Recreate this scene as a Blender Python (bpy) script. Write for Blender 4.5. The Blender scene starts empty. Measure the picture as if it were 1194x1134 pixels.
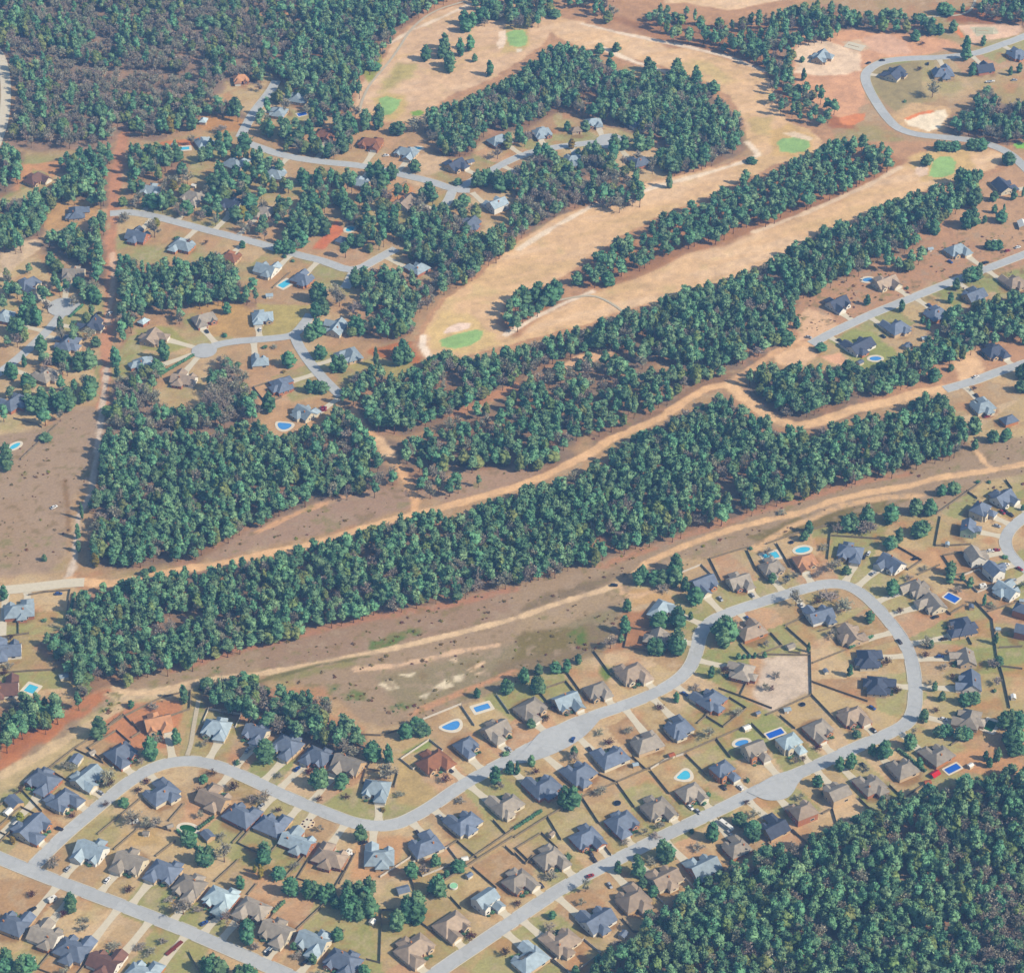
import bpy, bmesh, math, random
import numpy as np
from mathutils import Vector, Matrix, noise as mnoise
R = math.radians
rng = random.Random(7)
S = bpy.context.scene
C = S.collection
# ------------------------------------------------------------------ camera
TH = 38.0; FOV = 22.0; H = 1015.0
FPX = 567.0 / math.tan(R(FOV / 2))
ct, st = math.cos(R(TH)), math.sin(R(TH))
cam = bpy.data.objects.new('camera', bpy.data.cameras.new('camera')); C.objects.link(cam)
cam.location = (0, 0, H); cam.rotation_euler = (R(90 - TH), 0, 0)
cam.data.sensor_fit = 'VERTICAL'; cam.data.sensor_height = 24
cam.data.lens = 12 / math.tan(R(FOV / 2)); cam.data.clip_start = 1; cam.data.clip_end = 60000
S.camera = cam
def G(px, py, z=0.0):
    """place on the terrain seen at a photo position (only used to survey the site plan)"""
    a, b = (px - 597) / FPX, (py - 567) / FPX
    d = Vector((a, ct - b * st, -st - b * ct))
    t = (z - H) / d.z
    return Vector((d.x * t, d.y * t, z))
def PX(x, y, z=0.0):
    dz = z - H
    dep = y * ct - dz * st
    return 597 + FPX * x / dep, 567 - FPX * (y * st + dz * ct) / dep
def SC(px, py):
    p = G(px, py); return FPX / (p.y * ct + H * st)      # pixels per metre there
# ------------------------------------------------------------------ light
SUN_EL, SUN_AZ = 40.0, -22.0
sd = Vector((math.cos(R(SUN_EL)) * math.cos(R(SUN_AZ)), math.cos(R(SUN_EL)) * math.sin(R(SUN_AZ)), math.sin(R(SUN_EL))))
sun = bpy.data.objects.new('sun', bpy.data.lights.new('sun', 'SUN')); C.objects.link(sun)
sun.data.energy = 4.4; sun.data.angle = R(0.5); sun.data.color = (1.0, 0.93, 0.84)
sun.rotation_euler = sd.to_track_quat('Z', 'Y').to_euler(); sun.location = (300, 1000, 600)
W = bpy.data.worlds.new('World'); S.world = W; W.use_nodes = True
wn = W.node_tree.nodes; wn.clear()
sky = wn.new('ShaderNodeTexSky'); sky.sky_type = 'NISHITA'; sky.sun_disc = False
sky.sun_elevation = R(SUN_EL); sky.sun_rotation = math.atan2(sd.x, sd.y)
bg = wn.new('ShaderNodeBackground'); bg.inputs['Strength'].default_value = 0.12
wo = wn.new('ShaderNodeOutputWorld')
W.node_tree.links.new(sky.outputs[0], bg.inputs[0]); W.node_tree.links.new(bg.outputs[0], wo.inputs[0])
S.view_settings.view_transform = 'Standard'; S.view_settings.look = 'None'
S.view_settings.exposure = 1.03; S.view_settings.gamma = 1.0; S.view_settings.use_curve_mapping = False
S.cycles.max_bounces = 4; S.cycles.diffuse_bounces = 2; S.cycles.volume_bounces = 0
K = np.array([1.90, 1.93, 2.06])
VEIL = np.array([0.032, 0.0615, 0.113])
def alb(c, k=1.0):
    """base colour of a surface that measures c (0-255, sRGB) in full sun"""
    v = np.array(c[:3], float) / 255
    l = np.where(v <= 0.04045, v / 12.92, ((v + 0.055) / 1.055) ** 2.4)
    l = np.clip((l - VEIL) / K * k, 0.004, 0.9)
    return (float(l[0]), float(l[1]), float(l[2]), 1.0)
# ------------------------------------------------------------------ materials
MATS = {}
def mat(name, col, rough=0.85, spec=0.15, var=0.12, scale=0.6, rand=0.0, metal=0.0, k=1.0, fine=None):
    if name in MATS: return MATS[name]
    m = bpy.data.materials.new(name); m.use_nodes = True; MATS[name] = m
    nt = m.node_tree; b = nt.nodes['Principled BSDF']
    b.inputs['Roughness'].default_value = rough; b.inputs['Specular IOR Level'].default_value = spec
    b.inputs['Metallic'].default_value = metal
    c = alb(col, k)
    tc = nt.nodes.new('ShaderNodeTexCoord')
    n = nt.nodes.new('ShaderNodeTexNoise'); n.inputs['Scale'].default_value = scale; n.inputs['Detail'].default_value = 5
    nt.links.new(tc.outputs['Object'], n.inputs['Vector'])
    mr = nt.nodes.new('ShaderNodeMapRange'); mr.inputs[1].default_value = .25; mr.inputs[2].default_value = .75
    mr.inputs[3].default_value = 1 - var; mr.inputs[4].default_value = 1 + var
    nt.links.new(n.outputs[0], mr.inputs[0])
    val = mr.outputs[0]
    if rand:
        oi = nt.nodes.new('ShaderNodeObjectInfo')
        m2 = nt.nodes.new('ShaderNodeMapRange'); m2.inputs[3].default_value = 1 - rand; m2.inputs[4].default_value = 1 + rand
        nt.links.new(oi.outputs['Random'], m2.inputs[0])
        mm = nt.nodes.new('ShaderNodeMath'); mm.operation = 'MULTIPLY'
        nt.links.new(val, mm.inputs[0]); nt.links.new(m2.outputs[0], mm.inputs[1]); val = mm.outputs[0]
    vm = nt.nodes.new('ShaderNodeVectorMath'); vm.operation = 'SCALE'; vm.inputs[0].default_value = c[:3]
    nt.links.new(val, vm.inputs['Scale']); nt.links.new(vm.outputs[0], b.inputs['Base Color'])
    return m
def leafmat(name, dark, light, rand=0.25, scale=0.35, hue=(1, 1, 1)):
    if name in MATS: return MATS[name]
    m = bpy.data.materials.new(name); m.use_nodes = True; MATS[name] = m
    nt = m.node_tree; b = nt.nodes['Principled BSDF']
    b.inputs['Roughness'].default_value = .75; b.inputs['Specular IOR Level'].default_value = .12
    tc = nt.nodes.new('ShaderNodeTexCoord'); oi = nt.nodes.new('ShaderNodeObjectInfo')
    n = nt.nodes.new('ShaderNodeTexNoise'); n.noise_dimensions = '4D'; n.inputs['Scale'].default_value = scale; n.inputs['Detail'].default_value = 4
    nt.links.new(tc.outputs['Object'], n.inputs['Vector'])
    mw = nt.nodes.new('ShaderNodeMath'); mw.operation = 'MULTIPLY'; mw.inputs[1].default_value = 40
    nt.links.new(oi.outputs['Random'], mw.inputs[0]); nt.links.new(mw.outputs[0], n.inputs['W'])
    r = nt.nodes.new('ShaderNodeValToRGB'); r.color_ramp.elements[0].position = .34; r.color_ramp.elements[1].position = .68
    r.color_ramp.elements[0].color = alb(dark); r.color_ramp.elements[1].color = alb(light)
    nt.links.new(n.outputs[0], r.inputs[0])
    hs = nt.nodes.new('ShaderNodeHueSaturation')
    a = nt.nodes.new('ShaderNodeMapRange'); a.inputs[3].default_value = 1 - rand; a.inputs[4].default_value = 1 + rand
    nt.links.new(oi.outputs['Random'], a.inputs[0]); nt.links.new(a.outputs[0], hs.inputs['Value'])
    f = nt.nodes.new('ShaderNodeMath'); f.operation = 'MULTIPLY'; f.inputs[1].default_value = 7.31
    nt.links.new(oi.outputs['Random'], f.inputs[0])
    f2 = nt.nodes.new('ShaderNodeMath'); f2.operation = 'FRACT'; nt.links.new(f.outputs[0], f2.inputs[0])
    h = nt.nodes.new('ShaderNodeMapRange'); h.inputs[3].default_value = .455; h.inputs[4].default_value = .53
    nt.links.new(f2.outputs[0], h.inputs[0]); nt.links.new(h.outputs[0], hs.inputs['Hue'])
    nt.links.new(r.outputs[0], hs.inputs['Color']); nt.links.new(hs.outputs[0], b.inputs['Base Color'])
    return m
M_PINE = leafmat('pine needles', (84, 124, 118), (136, 180, 146), .36)
M_EVER = leafmat('evergreen leaves', (74, 112, 110), (112, 158, 132), .28)
M_BARE = leafmat('bare twigs', (150, 148, 138), (184, 181, 170), .15)
M_HARD = leafmat('hardwood leaves', (92, 118, 106), (140, 160, 124), .3)
M_OLIVE = leafmat('olive foliage', (110, 112, 78), (150, 146, 100), .2)
M_PURP = leafmat('dark twigs', (78, 66, 66), (112, 92, 84), .2)
M_BARK = mat('bark', (120, 96, 84), rand=.2)
# ------------------------------------------------------------------ mesh helpers
def mesh(name, verts, faces, mats=(), midx=None, smooth=False):
    me = bpy.data.meshes.new(name); me.from_pydata([tuple(v) for v in verts], [], faces)
    for m in mats: me.materials.append(m)
    if midx:
        for p, i in zip(me.polygons, midx): p.material_index = i
    if smooth:
        for p in me.polygons: p.use_smooth = True
    me.update(); return me
def obj(name, me, parent=None, loc=None, rz=None, scale=None):
    o = bpy.data.objects.new(name, me); C.objects.link(o)
    if parent is not None: o.parent = parent
    if loc is not None: o.location = loc
    if rz is not None: o.rotation_euler = (0, 0, rz)
    if scale is not None: o.scale = scale
    return o
def thing(name, label, cat, loc=(0, 0, 0), rz=0, group=None, me=None):
    o = obj(name, me, None, loc, rz); o['label'] = label; o['category'] = cat
    if group: o['group'] = group
    return o
def struct(name, me, kind='structure'):
    o = obj(name, me); o['kind'] = kind; return o
def box(x0, x1, y0, y1, z0, z1):
    v = [(x0, y0, z0), (x1, y0, z0), (x1, y1, z0), (x0, y1, z0), (x0, y0, z1), (x1, y0, z1), (x1, y1, z1), (x0, y1, z1)]
    return v, [(3, 2, 1, 0), (4, 5, 6, 7), (0, 1, 5, 4), (1, 2, 6, 5), (2, 3, 7, 6), (3, 0, 4, 7)]
def join(parts):
    V, F = [], []
    for v, f in parts:
        k = len(V); V += list(v); F += [tuple(i + k for i in q) for q in f]
    return V, F
def resample(pts, step):
    out = [pts[0]]
    for a, b in zip(pts, pts[1:]):
        n = max(1, int((b - a).length / step))
        out += [a.lerp(b, i / n) for i in range(1, n + 1)]
    return out
def smooth_line(pts, it=3):
    for _ in range(it):
        q = [pts[0]]
        for a, b in zip(pts, pts[1:]): q += [a.lerp(b, .25), a.lerp(b, .75)]
        q.append(pts[-1]); pts = q
    return pts
# ------------------------------------------------------------------ numpy noise
def vnoise(x, y, scale, seed):
    r = np.random.RandomState(seed); T = r.rand(256, 256)
    u, v = x / scale + 1000, y / scale + 1000
    i, j = np.floor(u).astype(int), np.floor(v).astype(int)
    a, b = u - i, v - j; a = a * a * (3 - 2 * a); b = b * b * (3 - 2 * b)
    g = lambda p, q: T[p & 255, q & 255]
    return (g(i, j) * (1 - a) + g(i + 1, j) * a) * (1 - b) + (g(i, j + 1) * (1 - a) + g(i + 1, j + 1) * a) * b
def fbm(x, y, scale, seed, o=4):
    s, w, t = 0, 1, 0
    for k in range(o):
        s = s + w * vnoise(x, y, scale / 2 ** k, seed + k); t += w; w *= .55
    return s / t
def inside(poly, x, y):
    c = np.zeros(x.shape, bool); n = len(poly)
    for i in range(n):
        (x0, y0), (x1, y1) = poly[i], poly[(i + 1) % n]
        if y0 == y1: continue
        k = ((y0 > y) != (y1 > y)) & (x < (x1 - x0) * (y - y0) / (y1 - y0) + x0)
        c ^= k
    return c
def segdist(pts, x, y, closed):
    d = np.full(x.shape, 1e9); n = len(pts)
    for i in range(n if closed else n - 1):
        (x0, y0), (x1, y1) = pts[i], pts[(i + 1) % n]
        dx, dy = x1 - x0, y1 - y0; L = dx * dx + dy * dy + 1e-9
        t = np.clip(((x - x0) * dx + (y - y0) * dy) / L, 0, 1)
        d = np.minimum(d, np.hypot(x - x0 - t * dx, y - y0 - t * dy))
    return d
def pin(poly, px, py):
    c = False; n = len(poly)
    for i in range(n):
        (x0, y0), (x1, y1) = poly[i], poly[(i + 1) % n]
        if (y0 > py) != (y1 > py) and px < (x1 - x0) * (py - y0) / (y1 - y0) + x0: c = not c
    return c
def T(ox, oy, s):
    """survey notes taken on an enlarged tile: 'x,y x,y ...' -> site positions"""
    return [(ox + float(a.split(',')[0]) / 3.91, oy + float(a.split(',')[1]) / 3.91) for a in s.split()]
def L_(s): return [tuple(float(v) for v in a.split(',')) for a in s.split()]

# ------------------------------------------------------------------ the air
def build_haze(density, color):
    m = bpy.data.materials.new('haze'); m.use_nodes = True; nt = m.node_tree; nt.nodes.clear()
    o = nt.nodes.new('ShaderNodeOutputMaterial'); v = nt.nodes.new('ShaderNodeVolumePrincipled')
    v.inputs['Density'].default_value = density; v.inputs['Color'].default_value = (*color, 1)
    nt.links.new(v.outputs[0], o.inputs['Volume'])
    V, F = box(-6500, 6500, -6500, 8500, -1.5, 1040)
    h = obj('haze', mesh('haze', V, F, [m])); h['kind'] = 'stuff'
build_haze(0.6e-4, (.26, .55, 1.0))
# ================================================================== SITE PLAN (surveyed positions)
ROADS = [  # name, width m, centre line, surface
 ('asphalt_road', 8.2, L_('-40,982 0,1001 60,1025 95,1038 151,1059 225,1088 300,1121 380,1156'), 'asphalt'),
 ('asphalt_road', 8.2, L_('38,1010 74,974 110,944 143,916 169,899 194,889 225,886 256,893 300,912 338,931 384,949 410,959 433,963 459,962 479,954 505,939 530,921 556,905 600,882 625,868 661,846 702,831 741,818 774,803 794,790 807,775 813,757 816,739 825,727 840,718 868,708 900,698 932,688 958,681 981,680 1001,688 1022,706 1045,734 1060,757 1066,782 1068,808 1066,831 1056,846 1030,858 1001,870 958,890 920,906 889,918 856,936 817,954 779,972 743,990 707,1008 677,1023 646,1041 615,1062 556,1102 520,1126 480,1155'), 'asphalt'),
 ('asphalt_road', 7.6, L_('1225,588 1205,597 1194,604 1183,612 1175,621 1172,631 1175,642 1184,653 1196,664 1215,676'), 'asphalt'),
 ('asphalt_road', 7.4, L_('946,401 978,384 1017,366 1047,354 1086,338 1124,323 1163,309 1240,279'), 'asphalt'),
 ('asphalt_road', 7.6, L_('1102,454 1137,444 1165,433 1194,424 1240,410'), 'asphalt'),
 ('asphalt_road', 7.6, L_('1240,22 1194,43 1163,54 1137,63 1099,67 1058,68 1032,71 1016,78 1008,88 1012,102 1024,123 1035,138 1047,150 1068,157 1099,160 1132,163 1160,170 1180,180 1194,194 1215,215'), 'asphalt'),
 ('asphalt_road', 7.6, L_('128,249 153,247 184,253 217,262 256,272 300,283 346,297 377,304 412,318 443,300 462,290'), 'asphalt'),
 ('asphalt_road', 7.0, L_('412,318 406,330 402,336'), 'asphalt'),
 ('asphalt_road', 7.6, L_('286,166 300,171 331,182 377,189 423,193 466,203 505,212 528,221 548,222'), 'asphalt'),
 ('asphalt_road', 7.0, L_('528,221 522,236 505,252'), 'asphalt'),
 ('asphalt_road', 7.0, L_('532,221 556,208 576,197 600,184 625,176 651,171 684,167 716,164'), 'asphalt'),
 ('asphalt_road', 7.4, L_('280,160 286,148 296,130 315,107 322,94'), 'asphalt'),
 ('asphalt_road', 8.4, L_('-12,52 -2,62 4,77 7,102 6,128 1,153 -10,180'), 'concrete'),
 ('asphalt_road', 7.4, L_('74,362 61,380 38,403 15,423 -25,452'), 'asphalt'),
 ('asphalt_road', 7.6, L_('238,408 256,401 276,398 300,396 326,394 343,391 356,376 362,366'), 'asphalt'),
 ('asphalt_road', 7.6, L_('343,391 349,405 361,423 379,444 398,462'), 'asphalt'),
 ('asphalt_road', 8.5, L_('-40,690 8,688 38,685 77,680 98,679'), 'concrete'),
 ('gravel_lane', 2.6, T(0,560,'905,1000 880,1134 872,1200')+[(218,881)], 'gravel'),
 ('cart_path', 2.4, L_('1080,20 1098,19 1120,18 1133,12 1138,0 1139,-15'), 'gravel'),
 ('cart_path', 2.2, T(600,280,'0,360 130,290 260,262 360,250 440,285 520,345'), 'gravel'),
 ('cart_path', 2.2, T(300,0,'465,510 480,450 515,380 580,310 640,230 700,130 800,50 950,5'), 'gravel'),
]
BULBS = [(74,358,12),(238,409,9),(640,862,11.5),(904,918,11),(712,165,12)]   # turning circles, radius m
# ---- wood outlines as the crowns show them: name, outline, spacing m, bare share
WOODS = [
 ('pine', L_('330,-40 420,-40 400,10 365,60 345,95 325,92 310,95 318,72 338,58 355,25'), 5.8, .15),
 ('pine', L_('470,508 520,484 570,464 620,434 655,422 690,408 720,412 745,428 720,440 690,430 650,446 620,452 600,472 565,482 530,496 480,508'), 7, .2),
 ('pine', L_('440,500 470,505 520,545 600,545 640,550 600,560 520,576 492,572 470,545'), 8, .2),
 ('pine', L_('395,470 418,485 440,520 466,556 440,572 400,585 380,578'), 7, .15),
 ('mixed', L_('-60,-40 365,-40 355,25 338,58 318,72 300,90 262,86 258,98 240,106 268,112 290,126 275,138 232,132 215,148 180,158 150,152 110,165 40,168 10,160 16,130 20,100 10,70 -10,48 -60,40'), 6.2, .42),
 ('grey', L_('60,62 120,75 180,78 240,88 225,112 160,108 110,102 70,96'), 7.5, .9),
 ('pine', L_('-60,165 28,168 24,205 0,225 -60,240'), 6.5, .15),
 ('pine', T(0,0,'0,890 110,870 200,850 320,760 220,750 215,700 400,660 550,620 540,780 520,900 440,930 250,905 210,960 200,1030 140,1090 80,1134 -200,1134 -200,950'), 5.6, .05),
 ('pine', T(0,0,'190,1060 330,1010 360,1040 495,940 500,1134 490,1230 470,1280 400,1260 380,1200 250,1130 190,1120'), 5.8, .08),
 ('pine', T(0,0,'590,650 760,650 800,690 870,700 860,750 780,760 690,830 600,830 575,800'), 5.8, .15),
 ('pine', T(0,0,'575,790 625,800 625,890 590,900 570,860'), 6, .1),
 ('pine', T(0,280,'540,65 750,80 1000,40 1050,90 1100,170 1173,180 1173,270 1000,280 850,290 830,370 760,330 680,300 610,380 540,470 515,400 540,250'), 5.6, .12),
 ('mixed', T(0,280,'500,600 560,590 620,570 700,560 740,600 700,650 730,720 830,730 940,735 930,660 1000,520 1050,510 1110,600 1173,690 1173,800 900,860 700,850 480,850 485,760 500,680'), 5.4, .45),
 ('pine', L_('122,500 178,497 225,500 300,486 312,500 340,500 372,488 395,470 416,488 430,505 440,525 446,545 420,558 390,575 351,588 300,612 256,634 225,650 179,651 138,657 110,650 102,627 107,603 102,578 112,548'), 5.2, .08),
 ('pine', L_('395,462 405,435 430,425 470,428 500,412 520,406 545,415 600,402 660,385 700,372 750,350 800,332 830,325 870,310 900,300 930,280 962,262 1000,250 1050,228 1100,213 1135,203 1142,222 1115,245 1085,268 1070,285 1030,300 985,315 960,335 925,350 920,390 893,412 860,424 826,430 800,424 770,416 745,425 720,410 690,404 650,420 620,430 600,443 565,460 530,480 500,492 470,500 430,495'), 5.4, .1),
 ('pine', L_('462,512 480,500 530,492 565,478 600,470 620,446 650,444 690,430 712,415 720,440 700,455 690,490 668,512 640,520 600,535 560,545 520,545 480,535'), 6.2, .12),
 ('pine', L_('640,452 700,418 745,422 800,422 862,424 850,440 800,458 770,478 720,505 690,515 680,470'), 7.0, .1),
 ('pine', L_('600,515 650,505 672,520 665,535 640,548 605,545'), 5.6, .06),
 ('pine', L_('92,688 130,675 155,672 185,668 205,664 240,652 300,646 330,640 372,625 430,612 455,600 475,600 505,592 530,602 570,582 620,563 668,548 700,535 722,515 760,495 790,480 830,462 845,450 858,465 875,480 890,478 905,492 940,500 990,487 1050,472 1075,458 1100,458 1110,475 1130,495 1130,512 1110,530 1060,545 1020,555 960,568 900,588 850,602 800,620 760,632 700,650 640,668 600,680 540,697 480,707 420,717 370,732 330,744 300,748 270,758 235,772 200,778 150,797 125,792 110,802 60,832 20,862 -60,890 -60,825 0,815 30,808 55,805 80,812 95,800 80,780 60,765 40,745 55,735 70,725 88,702'), 5.3, .1),
 ('near', L_('670,1190 690,1122 720,1098 745,1084 762,1054 790,1040 818,1027 845,1012 858,1000 880,994 894,985 922,978 955,970 990,948 1015,945 1030,930 1052,928 1082,917 1112,908 1150,898 1194,890 1260,880 1260,1200'), 5.2, .09),
 ('pine', L_('232,805 250,786 270,783 290,780 310,788 330,798 360,803 380,812 382,836 402,834 425,843 432,864 400,876 370,862 340,856 310,848 290,836 255,822 240,820'), 5.2, .12),
 ('grey', L_('1125,1060 1160,1030 1194,1020 1260,1000 1260,1200 1100,1200 1105,1100'), 6.5, .85),
 ('pine', L_('868,432 890,424 915,424 945,418 960,425 985,422 1010,430 1040,415 1070,400 1100,385 1100,365 1130,350 1160,340 1250,320 1250,385 1150,400 1110,420 1085,435 1060,447 1030,460 1000,475 960,489 925,493 900,481 880,466 868,450'), 5.6, .05),
 ('pine', L_('498,125 540,112 570,100 600,85 630,60 648,50 672,50 690,60 720,72 745,88 765,70 775,88 790,70 800,88 812,78 820,92 838,100 845,115 858,128 865,142 870,165 845,182 815,196 785,200 770,190 778,165 750,150 725,142 690,136 660,122 640,128 615,143 590,146 560,158 550,175 520,178 500,168'), 5.4, .15),
 ('mixed', L_('600,192 640,170 660,188 690,160 722,188 735,205 757,215 750,232 720,242 680,232 640,250 620,262 600,282 575,302 555,322 530,332 515,340 505,325 520,312 480,302 466,287 480,268 520,272 560,268 590,258 600,240'), 5.8, .3),
 ('pine', T(894,280,'700,0 760,60 700,160 560,130 520,90 330,200 260,230 200,260 120,320 110,450 0,480 0,180 200,60 400,-40'), 8.5, .06),
 ('pine', T(894,280,'0,520 100,560 130,600 200,560 330,600 420,600 430,570 560,540 640,520 760,420 830,340 1000,320 1173,230 1300,230 1300,380 1173,400 1040,430 780,560 700,640 560,680 420,760 250,810 130,830 0,790'), 6.5, .05),
 ('pine', L_('720,-30 745,2 800,8 850,22 900,8 930,2 975,-5 1000,12 1050,8 1092,22 1085,40 1030,32 990,28 975,42 940,52 905,55 880,48 840,42 800,45 775,40 760,28'), 6.5, .08),
 ('pine', T(894,0,'0,30 60,160 120,200 130,280 160,330 100,400 30,420 0,300'), 7.5, .1),
 ('pine', T(894,0,'20,420 60,400 200,350 260,390 330,480 300,530 240,560 140,540 60,510 20,470'), 8.5, .1),
 ('pine', T(894,0,'850,500 960,450 960,400 1010,380 1080,440 1240,450 1240,640 1100,640 960,610 860,590 800,590'), 5.6, .25),
 ('mixed', T(894,0,'1000,-60 1300,-60 1300,80 1173,100 1040,80 960,70'), 6.5, .3),
 ('pine', L_('355,58 375,12 430,-40 545,-40 520,0 470,25 455,45 445,66 420,92 408,112 414,130 400,128 375,97 340,87'), 5.6, .15),
 ('pine', L_('325,78 400,80 415,112 404,126 380,125 360,108 335,100'), 5.8, .2),
 ('pine', L_('548,-30 640,-30 650,5 636,22 615,33 590,28 560,28 552,8'), 6.5, .1),
 ('pine', L_('650,-30 720,-30 716,30 690,12 655,5'), 8.5, .15),
 ('pine', T(0,560,'0,1000 60,970 120,960 180,1010 250,980 300,1000 380,920 450,930 440,980 380,1010 220,1120 100,1190 -200,1300 -200,1050'), 5.8, .1),
 ('pine', T(300,280,'480,110 560,110 640,120 820,150 960,140 940,190 830,220 800,300 700,330 690,420 560,450 430,420 410,360 490,310'), 5.6, .15),
 ('pine', T(300,0,'740,860 900,960 1020,1060 1050,1134 800,1134 700,1080 650,1060'), 6, .3),
]
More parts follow.
